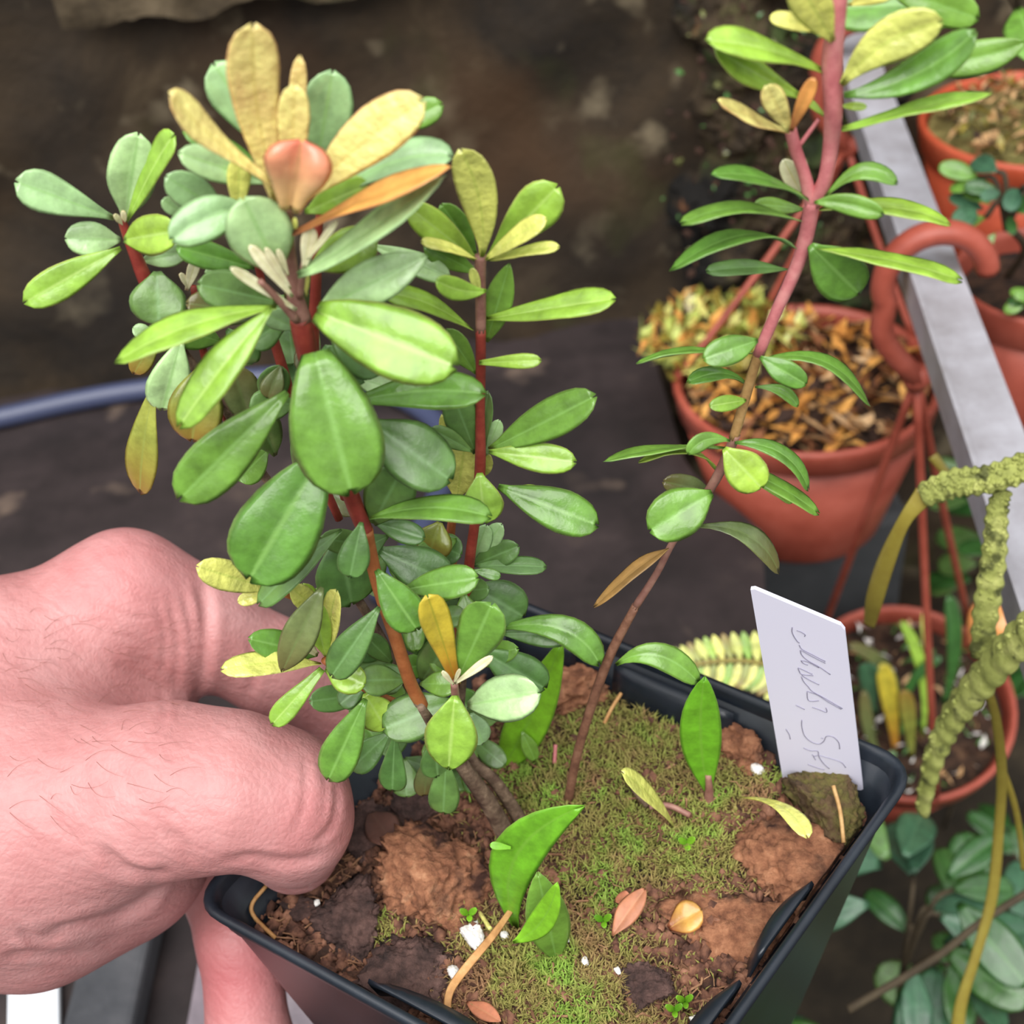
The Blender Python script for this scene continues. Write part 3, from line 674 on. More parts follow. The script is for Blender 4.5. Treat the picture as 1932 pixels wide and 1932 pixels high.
# ------------------------------------------------------------------ the leafy shrub in the pot
bark_stem = noisy('stem_grey_bark', [(84, 66, 52), (120, 98, 80), (158, 134, 110)], 500, .85, .7, .0005, second=[((70, 46, 36), 200, .5, .66)])
red_stem = noisy('stem_red', [(112, 40, 34), (140, 54, 44), (160, 76, 58)], 300, .5, .2, .0003)
mauve_stem = noisy('stem_mauve', [(120, 78, 70), (146, 104, 92), (170, 130, 112)], 300, .5, .2, .0003)
orange_stem = noisy('stem_orange_brown', [(136, 76, 42), (164, 96, 54), (180, 116, 70)], 300, .5, .25, .0003)
tan_stem = noisy('stem_tan', [(130, 96, 58), (170, 132, 82), (190, 156, 104)], 400, .6, .3, .0004)
R1 = onsoil(965, 1588); Y1 = R1[1]
shrub = thing('leafy_shrub', R1, 'bushy small-leaved shrub with red stems and orange new growth rooted in the black pot', 'shrub')
def stem(parent, pts, mat, Y0, n=8, name='stem', k=5):
    """pts = (px, py, width px, mm in front of the plane)"""
    P = [atY(x, y, Y0-o/1000) for x, y, w, o in pts]
    r = [w*proj(p)[2]/F/2 for p, (x, y, w, o) in zip(P, pts)]
    A = spline([np.append(p, q) for p, q in zip(P, r)], max(3, (len(pts)-1)*k+1))
    return tube(name, A[:, :3], np.maximum(A[:, 3], .00008), mat, parent, n)
base_pt = (965, 1592, 34, 0)
S = lambda pts, mat: stem(shrub, pts, mat, Y1)
S([(968, 1600, 38, 0), (925, 1520, 34, 1), (880, 1455, 30, 2), (835, 1390, 26, 3), (790, 1320, 25, 3)], bark_stem)
S([(992, 1568, 30, -2), (965, 1520, 26, -2), (930, 1470, 24, -2), (895, 1440, 22, -3), (868, 1380, 18, -5), (872, 1290, 17, -7), (878, 1180, 17, -9)], bark_stem)
S([(800, 1335, 25, 3), (775, 1290, 26, 3), (742, 1190, 26, 3), (715, 1110, 26, 2), (698, 1040, 28, 1), (690, 1000, 30, 1)], orange_stem)
S([(692, 1008, 30, 1), (672, 960, 32, 0), (650, 900, 34, 0), (618, 800, 38, -1), (592, 710, 40, -1), (574, 640, 43, 0), (566, 600, 42, 0)], red_stem)
S([(568, 605, 42, 0), (556, 555, 32, 0), (548, 490, 24, 0), (543, 430, 22, 1), (546, 385, 22, 2)], mauve_stem)
S([(868, 1300, 18, -7), (880, 1150, 18, -9), (886, 1060, 21, -9), (898, 970, 20, -9), (906, 880, 22, -9), (906, 780, 19, -9), (907, 690, 20, -9), (907, 620, 21, -9)], red_stem)
S([(907, 625, 21, -9), (907, 570, 22, -9), (906, 520, 22, -9), (907, 482, 24, -9)], mauve_stem)
S([(790, 1325, 18, -4), (755, 1270, 18, -8), (700, 1170, 18, -12), (600, 1020, 17, -15), (500, 900, 17, -18), (430, 780, 17, -20), (365, 690, 17, -21), (335, 645, 16, -21), (295, 575, 17, -21)], bark_stem)
S([(300, 585, 20, -21), (275, 530, 28, -21), (255, 480, 24, -21), (235, 430, 18, -21), (228, 412, 12, -21)], red_stem)
S([(430, 800, 14, -22), (400, 720, 15, -22), (383, 660, 15, -22), (372, 600, 14, -22), (365, 540, 12, -22)], red_stem)
S([(640, 980, 16, -12), (570, 820, 18, -14), (535, 700, 20, -15), (517, 640, 19, -15), (500, 560, 16, -15), (480, 470, 14, -15)], red_stem)
S([(650, 940, 16, -10), (600, 760, 20, -10), (592, 640, 22, -10), (596, 540, 22, -10), (600, 450, 18, -10), (605, 380, 14, -10)], red_stem)
S([(870, 1250, 14, -14), (855, 1080, 18, -15), (850, 1010, 18, -15), (862, 930, 16, -15)], orange_stem)
S([(845, 1440, 16, 5), (868, 1380, 15, 7), (860, 1320, 16, 10), (857, 1288, 15, 11)], mauve_stem)
S([(830, 1400, 20, 7), (812, 1362, 20, 9), (794, 1334, 15, 11)], bark_stem)
S([(760, 1330, 14, 0), (690, 1300, 14, 0), (640, 1268, 14, 2), (612, 1245, 15, 3)], orange_stem)
S([(560, 605, 16, 2), (520, 560, 14, 4), (490, 530, 12, 5)], mauve_stem)
S([(566, 560, 14, 1), (572, 510, 14, 3), (580, 470, 12, 4)], mauve_stem)
S([(620, 1140, 10, -4), (560, 1130, 10, -2), (515, 1112, 10, 0)], orange_stem)

LEAVES = """
525 380 478 42 100 y 2 6 485,205 st
552 330 566 104 34 y -2 -2 - st
548 380 556 158 62 y 4 4 552,270 st
548 395 570 262 130 r 8 8 - st
520 350 318 176 58 y 4 8 405,262 sp
572 380 802 188 98 y 3 6 680,272 ob
552 440 852 316 40 o 4 10 690,378 ob
520 300 402 118 92 s -9 -9 - sp
598 310 628 132 102 s -9 -8 - ro
690 262 836 196 54 g -10 -9 - sp
600 385 856 296 66 s -4 0 735,308 ob
505 345 336 288 62 s -6 -2 - ob
505 325 345 246 42 g -8 -6 - ob
448 405 452 298 46 Y -4 -3 - st
420 400 312 332 70 s -8 -5 - ro
350 405 306 376 34 s -12 -10 - ro
528 515 458 372 124 s 3 4 - ro
470 392 322 455 84 s -3 0 395,410 ro
480 505 332 466 54 g -12 -9 - ob
575 400 698 348 66 l -3 -1 - ob
562 520 842 330 62 s 4 9 705,432 el
582 505 712 450 84 l -6 -4 - ob
600 585 806 482 88 s 1 3 - el
700 462 850 525 48 s -12 -10 - ob
598 588 864 694 138 l 4 12 - bl
893 622 722 556 44 l -9 -6 800,570 ob
594 664 664 934 176 g 5 13 - bl
522 580 216 684 64 l 4 9 365,612 ob
512 582 336 808 80 l 6 12 425,685 ob
542 740 336 944 108 g 4 9 - ob
600 872 468 1096 162 g 4 11 - bl
342 640 306 775 84 s -18 -16 - ob
292 725 264 932 62 b -17 -15 - ob
380 690 362 834 104 b -17 -14 - ro
302 620 252 706 44 b -24 -23 - ob
300 640 250 618 30 s -22 -22 - ob
216 412 28 342 78 s -21 -18 - sp
236 412 262 250 92 s -22 -21 - ro
240 418 330 254 46 l -20 -18 290,315 ob
234 452 338 436 78 l -19 -14 - ro
228 452 122 450 66 s -22 -20 - ro
228 468 44 572 66 l -20 -15 - ob
296 512 300 614 106 d -19 -15 - ro
268 492 352 474 46 s -23 -22 - ro
232 425 216 404 12 c -20 -19 - ob
236 420 232 398 12 c -19 -18 - ob
525 570 372 536 82 d -10 -7 - ro
500 592 350 572 66 u -13 -10 - ro
470 515 386 516 44 s -14 -13 - ro
352 548 371 488 24 c -20 -19 - st
356 545 340 515 12 c -20 -19 - ob
560 585 434 504 22 c 3 5 - st
552 560 470 462 24 c 4 5 - st
548 545 500 466 16 c 4 5 - st
544 520 524 470 14 c 4 5 - st
574 505 588 428 32 c 4 5 - st
580 490 636 416 14 c 5 6 - st
558 440 556 410 10 Y 3 3 - ob
578 560 582 505 12 Y -2 -2 - ob
615 600 722 704 92 d -4 -1 - ob
610 655 690 720 80 d -6 -4 - ro
540 600 470 650 60 d -8 -5 - ob
560 620 500 590 44 s -6 -4 - ob
455 690 470 640 60 d -16 -14 - ro
500 760 530 690 60 d -14 -12 - ro
470 800 440 690 80 u -18 -16 - ob
530 690 505 752 44 u -12 -10 - ob
560 760 470 770 66 d -12 -9 - ob
520 860 480 770 70 d -16 -13 - ob
560 900 600 800 70 d -12 -9 - ob
655 760 918 744 78 g -3 2 790,738 ob
698 795 852 908 122 d 0 5 - ro
897 855 852 738 68 d -10 -9 - ob
892 852 812 808 36 d -8 -7 - ob
922 848 1126 746 78 g -8 -4 1020,800 ob
922 852 1088 872 58 l -7 -3 - ob
905 892 914 988 82 l -5 -2 - ob
940 918 1130 992 84 g -8 -3 - ob
958 924 1018 922 16 l -10 -9 - ob
915 860 942 792 34 s -12 -11 - ro
914 850 922 738 28 d -12 -11 - ob
862 940 878 836 76 Y -13 -12 - ro
880 870 834 780 40 Y -14 -13 - ro
912 900 922 856 26 Y -13 -12 - ro
698 978 928 976 54 g 3 8 812,958 ob
704 988 764 876 96 d -1 2 - ro
830 985 808 1050 76 b -10 -8 - ro
705 985 802 1016 46 d -4 -1 - ob
682 985 660 1090 62 d 5 8 - ob
645 1000 486 1142 56 d 2 6 - ob
640 1010 664 1142 120 d -6 -3 - ro
512 1112 370 1068 60 Y 1 5 - ob
512 1115 448 1136 28 Y 1 3 - ob
608 1108 532 1268 68 u 6 9 - el
710 1075 788 1190 78 g 5 9 - ob
760 1112 904 1090 66 g 3 7 - ob
710 1035 850 1100 90 d -5 -2 - ob
716 1145 624 1278 68 d 6 9 - ob
862 1292 806 1122 62 O 9 10 832,1200 st
862 1285 930 1136 92 g 8 9 - sp
858 1312 846 1452 104 l 12 16 - el
882 1330 1020 1306 92 s 8 11 - ro
905 1225 1030 1300 82 d -5 -2 - ob
945 1195 1085 1196 54 d -9 -7 - ob
940 1185 1132 1256 60 g -9 -3 1062,1188 ob
890 1105 990 1165 92 d -12 -10 - ro
895 1068 1032 1070 38 d -10 -8 - ob
892 1066 980 1030 52 d -12 -10 - ro
892 1058 948 988 42 s -13 -12 - ro
892 1075 945 1088 22 g -8 -7 - ob
892 1060 918 990 44 s -13 -12 - ro
606 1252 416 1264 46 Y 3 7 515,1250 ob
608 1262 512 1368 46 l 4 8 - st
614 1262 690 1292 62 l 3 6 - ro
616 1242 592 1128 50 l 2 3 - ob
620 1242 636 1112 32 Y 2 2 - ob
600 1235 468 1205 60 g 0 3 - ro
598 1235 560 1200 30 c 2 3 - st
600 1150 548 1108 44 Y -2 0 - ro
605 1180 570 1100 40 l -4 -3 - ob
690 1318 618 1474 76 g 5 9 - ob
765 1282 678 1284 62 d 1 4 - ob
688 1308 730 1378 70 l 2 4 - ro
852 1322 722 1376 92 d 3 5 - ro
735 1382 660 1452 58 d 2 4 - ob
745 1380 740 1494 56 d 4 6 - sp
820 1390 826 1466 64 d 2 4 - ob
842 1430 836 1536 60 d 3 5 - ob
810 1420 800 1502 46 u 1 2 - ob
890 1345 912 1404 46 s 6 8 - ro
795 1285 852 1205 74 d -6 -4 - ro
792 1290 862 1290 52 g 0 2 - ob
800 1240 770 1180 50 d -8 -6 - ob
830 1180 770 1150 46 d -10 -8 - ob
860 1180 905 1130 50 g -10 -8 - ob
800 1170 880 1160 44 d -6 -4 - ob
690 1290 640 1330 44 d -4 -2 - ob
740 1250 690 1200 44 d -4 -2 - ob
856 1292 834 1266 11 c 12 13 - st
858 1290 930 1238 18 c 12 13 - st
857 1288 868 1262 9 c 12 13 - st
910 485 868 280 76 Y -8 -6 905,380 ob
918 490 1054 350 88 l -10 -8 - sp
916 490 1032 412 36 Y -6 -3 - ob
924 492 1056 466 18 Y -6 -3 - ob
898 490 768 388 62 l -12 -10 - ob
898 480 832 384 52 g -14 -12 - ob
900 488 794 456 18 Y -8 -5 - ob
902 515 800 464 44 g -13 -11 - ob
918 548 822 528 44 l -6 -2 870,548 ob
918 645 962 496 56 g -11 -10 - el
918 602 1162 564 58 l -9 -4 1050,580 ob
904 684 1022 680 30 l -7 -4 - st
898 705 840 620 46 g -12 -11 - ob
905 560 890 505 20 Y -8 -8 - ob
"""
def run_leaves(parent, txt, Y0, asp=.36):
    for ln in txt.strip().splitlines():
        f = ln.split()
        if len(f) < 7: continue
        bx, by, tx, ty, w = map(float, f[:5]); mid = None if f[8] == '-' else tuple(map(float, f[8].split(',')))
        sh = f[9] if len(f) > 9 else 'ob'
        pxleaf(parent, bx, by, tx, ty, w, f[5], Y0, float(f[6]), float(f[7]), mid, sh, arch=.04, aspect=asp if sh != 'st' else 0, fold=rnd.uniform(.10, .26) if f[5] != 'r' else .75, twist=rnd.uniform(-.22, .22))
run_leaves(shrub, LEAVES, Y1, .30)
# inner leaves, deep in the shrub
ri = random.Random(5)
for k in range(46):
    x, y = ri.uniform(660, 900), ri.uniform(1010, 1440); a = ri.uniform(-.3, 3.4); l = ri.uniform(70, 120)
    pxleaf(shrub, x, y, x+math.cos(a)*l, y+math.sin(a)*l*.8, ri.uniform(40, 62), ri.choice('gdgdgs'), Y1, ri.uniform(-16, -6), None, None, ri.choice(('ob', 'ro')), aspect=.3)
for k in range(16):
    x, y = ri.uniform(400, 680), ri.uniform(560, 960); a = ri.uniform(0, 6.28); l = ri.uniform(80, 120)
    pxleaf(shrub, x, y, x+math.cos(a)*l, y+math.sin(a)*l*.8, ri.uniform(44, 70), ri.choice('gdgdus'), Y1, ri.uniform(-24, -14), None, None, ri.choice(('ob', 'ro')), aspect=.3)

# ------------------------------------------------------------------ the thin tall cutting
R2 = onsoil(1072, 1510); Y2 = R2[1]
cut = thing('tall_cutting', R2, 'thin arching stem with spaced whorls of narrow green leaves rising from the moss', 'cutting')
S2 = lambda pts, mat: stem(cut, pts, mat, Y2)
pink_stem = noisy('stem_pink', [(172, 92, 96), (200, 120, 122), (216, 146, 142)], 300, .5, .2, .0003)
S2([(1070, 1518, 18, 0), (1095, 1400, 18, 0), (1145, 1250, 19, 0), (1200, 1142, 16, 0)], noisy('stem_brown', [(92, 58, 46), (126, 86, 66), (150, 110, 88)], 400, .7, .4, .0004))
S2([(1198, 1146, 16, 0), (1240, 1080, 14, 0), (1270, 1022, 14, 0), (1310, 965, 15, 0), (1350, 905, 20, 0), (1375, 852, 20, 0), (1388, 820, 20, 0)], mauve_stem)
S2([(1384, 828, 19, 0), (1402, 765, 20, 0), (1418, 710, 20, 0), (1432, 665, 20, 0)], tan_stem)
S2([(1430, 670, 22, 0), (1466, 585, 24, 0), (1502, 505, 27, 0), (1522, 440, 30, 0), (1532, 380, 32, 0)], pink_stem)
S2([(1532, 388, 30, 0), (1518, 330, 24, 0), (1502, 285, 24, 0), (1490, 240, 24, 0)], pink_stem)
S2([(1534, 385, 30, 0), (1556, 340, 28, 1), (1568, 270, 32, 1), (1572, 200, 38, 2), (1570, 120, 42, 2), (1578, 40, 36, 3), (1592, -60, 28, 3)], pink_stem)
S2([(1508, 275, 9, 0), (1530, 245, 9, 0), (1545, 225, 8, 0)], pink_stem)
LEAVES2 = """
1572 78 1498 -50 76 Y 4 8 - ob
1555 60 1452 34 28 Y 3 5 - ob
1556 136 1332 78 50 l 2 6 1440,92 ob
1515 185 1345 86 62 l 0 4 1420,135 ob
1588 160 1780 42 88 Y 4 8 1670,82 ob
1592 180 1842 58 72 g 4 8 1725,142 ob
1660 -30 1848 36 70 g -6 -2 - ob
1700 120 1936 78 66 g -4 0 1830,112 el
1600 10 1700 -30 40 Y 2 4 - ob
1588 244 1872 176 36 l 4 8 1720,208 ob
1490 250 1354 190 28 y 2 5 1420,222 ob
1490 248 1446 160 46 y 4 6 - st
1492 248 1536 146 30 o 5 7 - st
1560 222 1516 186 14 l 0 0 - ob
1582 200 1636 202 16 l 0 2 - ob
1526 378 1342 330 27 g 2 5 1440,336 ob
1512 366 1478 300 38 c -3 -3 - ro
1556 372 1694 348 36 g 2 5 1625,324 ob
1536 382 1668 406 42 g 3 7 1595,384 ob
1545 395 1794 426 38 l 0 4 1690,392 ob
1518 396 1422 386 32 g -3 -1 - ob
1512 418 1284 422 26 g 2 6 1400,392 ob
1502 470 1262 512 24 g 1 5 1400,444 ob
1490 508 1332 512 30 d -2 0 - ob
1528 462 1622 556 98 g 2 2 - ro
1540 470 1816 530 28 l 4 8 1685,492 ob
1430 642 1326 678 58 g 3 5 - ro
1422 668 1200 686 12 g -1 1 1305,663 ob
1434 674 1522 726 48 g 3 6 - ro
1440 680 1642 766 26 g 1 4 1555,682 ob
1410 725 1296 722 24 g -2 0 1360,704 ob
1425 730 1506 768 24 g -2 0 1475,738 ob
1408 755 1338 766 32 l 1 3 - ro
1378 832 1298 858 34 g 3 5 1332,830 ob
1370 846 1138 872 14 g 0 2 1255,846 ob
1358 895 1204 872 18 l -2 0 1300,850 ob
1366 846 1438 922 78 l 4 7 - ro
1386 836 1526 926 38 g 1 4 1475,856 ob
1380 880 1546 970 36 g 3 6 1465,915 ob
1385 885 1495 948 24 l -2 0 - ob
1344 930 1224 1002 98 g 4 7 - ro
1342 928 1250 908 46 u -2 -1 - ro
1318 992 1470 1082 40 u 1 4 1415,1012 ob
1162 1254 1320 1290 54 g 2 5 1240,1236 ob
1262 1034 1120 1146 26 x 2 5 1196,1078 el
1128 1256 1112 1236 14 g 0 1 - ob
"""
run_leaves(cut, LEAVES2, Y2, .30)

# ------------------------------------------------------------------ seedlings in the compost
def seedling(px, py, label, specs, group=None, off=0):
    p = onsoil(px, py, -.0004); t = thing('seedling', p, label, 'seedling', group)
    for s in specs:
        bx, by, tx, ty, w, k, mid, sh, o0, o1 = s
        pxleaf(t, bx, by, tx, ty, w, k, p[1], o0, o1, mid, sh, aspect=.2, fold=.12, wav=.01)
    return t
seedling(975, 1755, 'bright green seedling with a tall curved leaf beside the dry grass blade',
  [(975, 1755, 1104, 1520, 96, 'G', (972, 1618), 'el', 0, 3), (966, 1600, 924, 1594, 16, 'G', None, 'st', 2, 2)])
seedling(1045, 1808, 'seedling with a rounded dark leaf crossed by a bright one',
  [(1050, 1812, 1014, 1644, 84, 'g', None, 'el', 0, 0), (968, 1778, 1052, 1664, 50, 'G', (1022, 1738), 'el', 4, 6)])
sd_ = seedling(1337, 1512, 'upright pointed bright green seedling leaf near the white label', [(1338, 1500, 1330, 1276, 80, 'G', (1322, 1390), 'el', 0, 2), (1325, 1420, 1282, 1376, 22, 'G', None, 'el', -2, -2)])
stem(sd_, [(1337, 1520, 22, 0), (1338, 1490, 16, 0), (1336, 1462, 12, 0)], mauve_stem, onsoil(1337, 1512)[1])
seedling(950, 1448, 'broad green seedling leaf leaning behind the shrub against the far bark chip', [(942, 1452, 1062, 1206, 82, 'G', (992, 1372), 'el', 0, 0)])
seedling(1000, 1430, 'small pale green leaf lying on the moss beside the woody stems', [(985, 1380, 1010, 1435, 30, 'g', None, 'ro', 2, 4)])
seedling(1272, 1562, 'thin yellow seed leaf arching left over the moss', [(1276, 1566, 1172, 1456, 30, 'Y', (1236, 1510), 'sp', 0, 3)])
seedling(1400, 1504, 'curved yellow seed leaf drooping over the splintered bark', [(1398, 1504, 1524, 1582, 27, 'Y', (1474, 1522), 'sp', 2, 19)])
seedling(1382, 1575, 'small dark green leaf half hidden by the mossy stump', [(1525, 1560, 1555, 1590, 30, 'd', None, 'ro', 0, 3)]) if False else None
for cx, cy, lab in ((1292, 1888, 'tiny round-leaved seedling near the long narrow bark strip'), (1272, 1905, 'tiny paired-leaf sprout beside the white perlite near the bark strip'), (1138, 1736, 'minute green sprout beside the tan dead leaf'), (1296, 1590, 'minute green sprout in the moss below the thin yellow seed leaf'), (884, 1724, 'minute sprout between the big bark chip and the cream pebble')):
    seedling(cx, cy, lab, [(cx, cy+2, cx-16, cy-8, 13, 'G', None, 'ro', 1, 2), (cx, cy+2, cx+15, cy-10, 13, 'G', None, 'ro', 1, 2), (cx, cy+2, cx+3, cy+14, 12, 'G', None, 'ro', 1, 3)])
p0 = onsoil(908, 1745)
# dry grass blade and dead leaves
straw_m = noisy('straw_dry', [(150, 104, 60), (184, 136, 84), (206, 164, 110)], 300, .7, .2, .0003)
gb = [onsoil(x, y, h) for x, y, h in ((968, 1712, .006), (930, 1765, .0065), (880, 1825, .006), (850, 1868, .004), (845, 1905, .0025), (856, 1945, .001))]
tag(tube('grass_blade', spline(gb, 30), [.00034+.0004*math.sin(math.pi*t) for t in np.linspace(0.12, .95, 30)], straw_m, None, 8, origin=onsoil(856, 1945), flat=.16, ref=nrm(CAM-gb[2])), 'dry tan grass blade bent over the near moss', 'grass blade')
def dead(px, py, tx, ty, w, kind, label, shape='el', lift=.0015):
    a = onsoil(px, py, lift); b = onsoil(tx, ty, lift+.002); L = np.linalg.norm(b-a); n = nrm(UP*.8+nrm(CAM-a)*.6)
    o = leaf(None, a, (a+b)/2+n*.06*L, b, w*proj(a)[2]/F, n, kind, shape, .25, .08, 'dead_leaf'); return tag(o, label, 'dead leaf')
dead(1155, 1765, 1218, 1676, 46, 't', 'curled tan dead leaf lying on the moss')
dead(1262, 1752, 1324, 1716, 62, 'o', 'flat orange-brown dead leaf scrap beside the broad bark slab', 'ro')
dead(1160, 1700, 1188, 1690, 26, 't', 'small pinkish dead leaf scrap behind the curled tan leaf', 'ro')
dead(880, 1890, 945, 1928, 34, 't', 'reddish dead leaf scrap at the near edge of the compost', 'el')
dead(700, 1530, 745, 1600, 70, 'k', 'brown dead leaf tucked behind the thumb tip', 'el', .003)
for k, (pts, lab) in enumerate(((((1140, 1365), (1155, 1335), (1172, 1308)), 'pale straw stick poking from the moss by the thin stem'), (((1180, 1462), (1200, 1495), (1222, 1520)), 'dark twig lying on the moss beside the thin yellow seed leaf'), (((1225, 1522), (1262, 1520), (1302, 1538)), 'pale grey twig lying across the moss'), (((1452, 1590), (1475, 1630), (1500, 1655), (1502, 1690)), 'pale rootlet on the splintered bark slab'), (((775, 1810), (752, 1835), (752, 1862)), 'thin pale rootlet curved over the dark bark chip'), (((470, 1650), (455, 1690), (480, 1730), (520, 1770)), 'thin ochre root hanging in the pot corner under the thumb'), (((905, 1722), (925, 1752)), 'short green stalk left of the tall curved seedling'), (((1046, 1440), (1048, 1405)), 'short pinkish stub beside the thin stem'), (((1592, 1590), (1585, 1530), (1572, 1482)), 'pale splinter standing on the mossy stump'))):
    zz = [.0012+.003*(i/max(1, len(pts)-1)) if k in (0, 6, 7, 8) else .0022 for i in range(len(pts))]
    if k == 8: zz = [.008, .010, .012]
    if k == 5: zz = [.004, .003, .002, .001]
    P = [keep_in(onsoil(x, y, z), .003) for (x, y), z in zip(pts, zz)]
    tag(tube('twig', spline(P, 14), .0004 if k not in (1, 2) else .0006, [straw_m, bark_stem, mauve_stem, straw_m, straw_m, straw_m, LK['Y'][0], pink_stem, tan_stem][k], None, 6, origin=P[0]), lab, 'twig')

# ------------------------------------------------------------------ handwritten white label
pb, pc = onsoil(1490, 1468, .001), onsoil(1630, 1500, .001)
ex = nrm((pc-pb)*np.array([1, 1, 0])); en = np.cross(ex, UP); en = en if en@(CAM-pb) > 0 else -en
en = nrm(en-UP*.16)                                    # leans towards the near side a little
def onlab(x, y): d = ray(x, y); return CAM+d*(((pc-CAM)@en)/(d@en))
lab_m, nt, bs, _ = newmat('label_white_plastic'); bs.inputs['Base Color'].default_value = lin((222, 220, 238)); bs.inputs['Roughness'].default_value = .45
cor = [onlab(1416, 1113), onlab(1424, 1112), onlab(1586, 1180), onlab(1594, 1190), onlab(1632, 1520), onlab(1482, 1500)]
V = [p for p in cor]+[p-en*.0007 for p in cor]; k = len(cor)
Fc = [tuple(range(k))[::-1], tuple(range(k, 2*k))]+[(i, (i+1) % k, k+(i+1) % k, k+i) for i in range(k)]
label = thing('plant_label', (pb+pc)/2, 'white plastic plant label with faint pencil handwriting, stuck in the pot corner', 'plant label')
mesh_obj('tag', V, Fc, lab_m, label, org(label), False)
ink_m, nt, bs, _ = newmat('pencil_grey'); bs.inputs['Base Color'].default_value = lin((138, 134, 154)); bs.inputs['Roughness'].default_value = .7
STR = [[(458, 400), (455, 440), (470, 480), (500, 525), (522, 545)], [(500, 430), (540, 445), (575, 470), (570, 485)], [(520, 560), (545, 600), (640, 650), (758, 712)], [(758, 728), (640, 668), (540, 612)], [(530, 610), (545, 655), (600, 705), (700, 760), (805, 832)], [(700, 770), (600, 718), (540, 705), (560, 730), (600, 745)],
       [(512, 770), (560, 790), (640, 830)], [(510, 775), (520, 800), (545, 830), (650, 842)], [(545, 835), (560, 850), (630, 890), (702, 925)], [(540, 850), (560, 895), (600, 940), (640, 985), (740, 1040), (915, 1142)], [(905, 1148), (790, 1085), (690, 1020), (600, 985)], [(592, 985), (600, 1060), (640, 1075), (700, 1070)], [(640, 1130), (700, 1150), (770, 1175), (765, 1135)],
       [(490, 1110), (570, 1150)], [(545, 1245), (545, 1310), (570, 1390), (630, 1445), (700, 1465), (745, 1440), (770, 1395), (830, 1400), (880, 1450), (890, 1510)], [(400, 1330), (430, 1380), (440, 1420)], [(560, 1500), (620, 1525), (690, 1530), (700, 1580), (740, 1640), (795, 1690)], [(650, 1580), (700, 1570), (780, 1590), (900, 1630), (945, 1680)], [(640, 1560), (670, 1610)], [(720, 1410), (740, 1414)], [(600, 1650), (680, 1680), (750, 1700)]]
V, Fc = [], []
for s in STR:
    P = [onlab(1400+x/4.83, 1100+y/4.83)+en*.00003 for x, y in s]; tube_data(spline(P, max(4, len(s)*4)), .00009, 5, V, Fc)
mesh_obj('handwriting', V, Fc, ink_m, label, org(label))['label'] = 'faint grey pencil handwriting'

# ------------------------------------------------------------------ hanging terracotta-coloured pots on the white rail
terra_m = noisy('plastic_terracotta', [(132, 58, 44), (158, 76, 60), (176, 92, 76)], 40, .45, .06, .0006)
terra2_m = noisy('plastic_terracotta_orange', [(150, 60, 36), (178, 76, 48), (190, 92, 64)], 40, .45, .06, .0006)
RZ = .14
ra, rb = atz(1626, 120, RZ), atz(1945, 1010, RZ); rdir = nrm(rb-ra); rside = np.cross(rdir, UP)
rail_m = noisy('rail_white_paint', [(126, 122, 124), (156, 154, 160), (178, 178, 186)], 30, .4, .1, .0005, second=[((120, 112, 108), 26, .6, .72)])
rail = thing('rail', (ra+rb)/2, 'white painted metal angle rail running past the hanging terracotta pots', 'rail')
def railbox(name, off0, off1, z0, z1):
    V = []; s = ra-rdir*.05; e = rb+rdir*.20
    for p in (s, e):
        for o in (off0, off1):
            for z in (z0, z1): V.append(p+rside*o+UP*(z))
    return mesh_obj(name, V, [(0, 1, 3, 2), (4, 6, 7, 5), (0, 4, 5, 1), (2, 3, 7, 6), (1, 5, 7, 3), (0, 2, 6, 4)], rail_m, rail, org(rail), False)
railbox('flange', -.0075, .0075, -.0012, 0); railbox('web', .0068, .0082, -.010, .0012)
def lathe(prof, c, n=40, axis=None):
    V, Fc = [], []; ax = nrm(axis) if axis is not None else UP; u = nrm(np.cross(ax, (0, 1, .01))); w = np.cross(ax, u)
    for r, z in prof:
        for j in range(n): a = 2*math.pi*j/n; V.append(np.asarray(c)+u*math.cos(a)*r+w*math.sin(a)*r+ax*z)
    for i in range(len(prof)-1):
        for j in range(n): Fc.append((i*n+j, i*n+(j+1) % n, (i+1)*n+(j+1) % n, (i+1)*n+j))
    return V, Fc
def hpot(c, R, H, label, mat, axis=UP, soilmat=None, soildrop=.008):
    """c = centre of the rim"""
    c = np.asarray(c); ax = nrm(axis); t = thing('hanging_pot', c-ax*H, label, 'plant pot')
    V, Fc = lathe([(0.001, -H), (R*.62, -H), (R*.66, -H+.003), (R*.94, -.012), (R*.92, -.012), (R*.64, -H+.006), (.001, -H+.006)], c, 44, ax); mesh_obj('body', V, Fc, mat, t, org(t))
    V, Fc = lathe([(R*.94, -.012), (R*.97, -.011), (R*.985, -.004), (R*1.0, -.001), (R*.985, .0012), (R*.95, .001), (R*.925, -.002), (R*.92, -.012)], c, 44, ax); mesh_obj('rim', V, Fc, mat, t, org(t))
    if soilmat:
        V, Fc = lathe([(R*.90, -soildrop-.002), (R*.7, -soildrop), (R*.45, -soildrop+.002), (R*.2, -soildrop+.003), (.0005, -soildrop+.003)], c, 32, ax)
        V = [v+ax*.0025*noise.fractal(Vector(v*120), .8, 2, 3) for v in V]; s = mesh_obj('compost', V, Fc, soilmat, t, org(t)); s['kind'] = 'stuff'
    return t
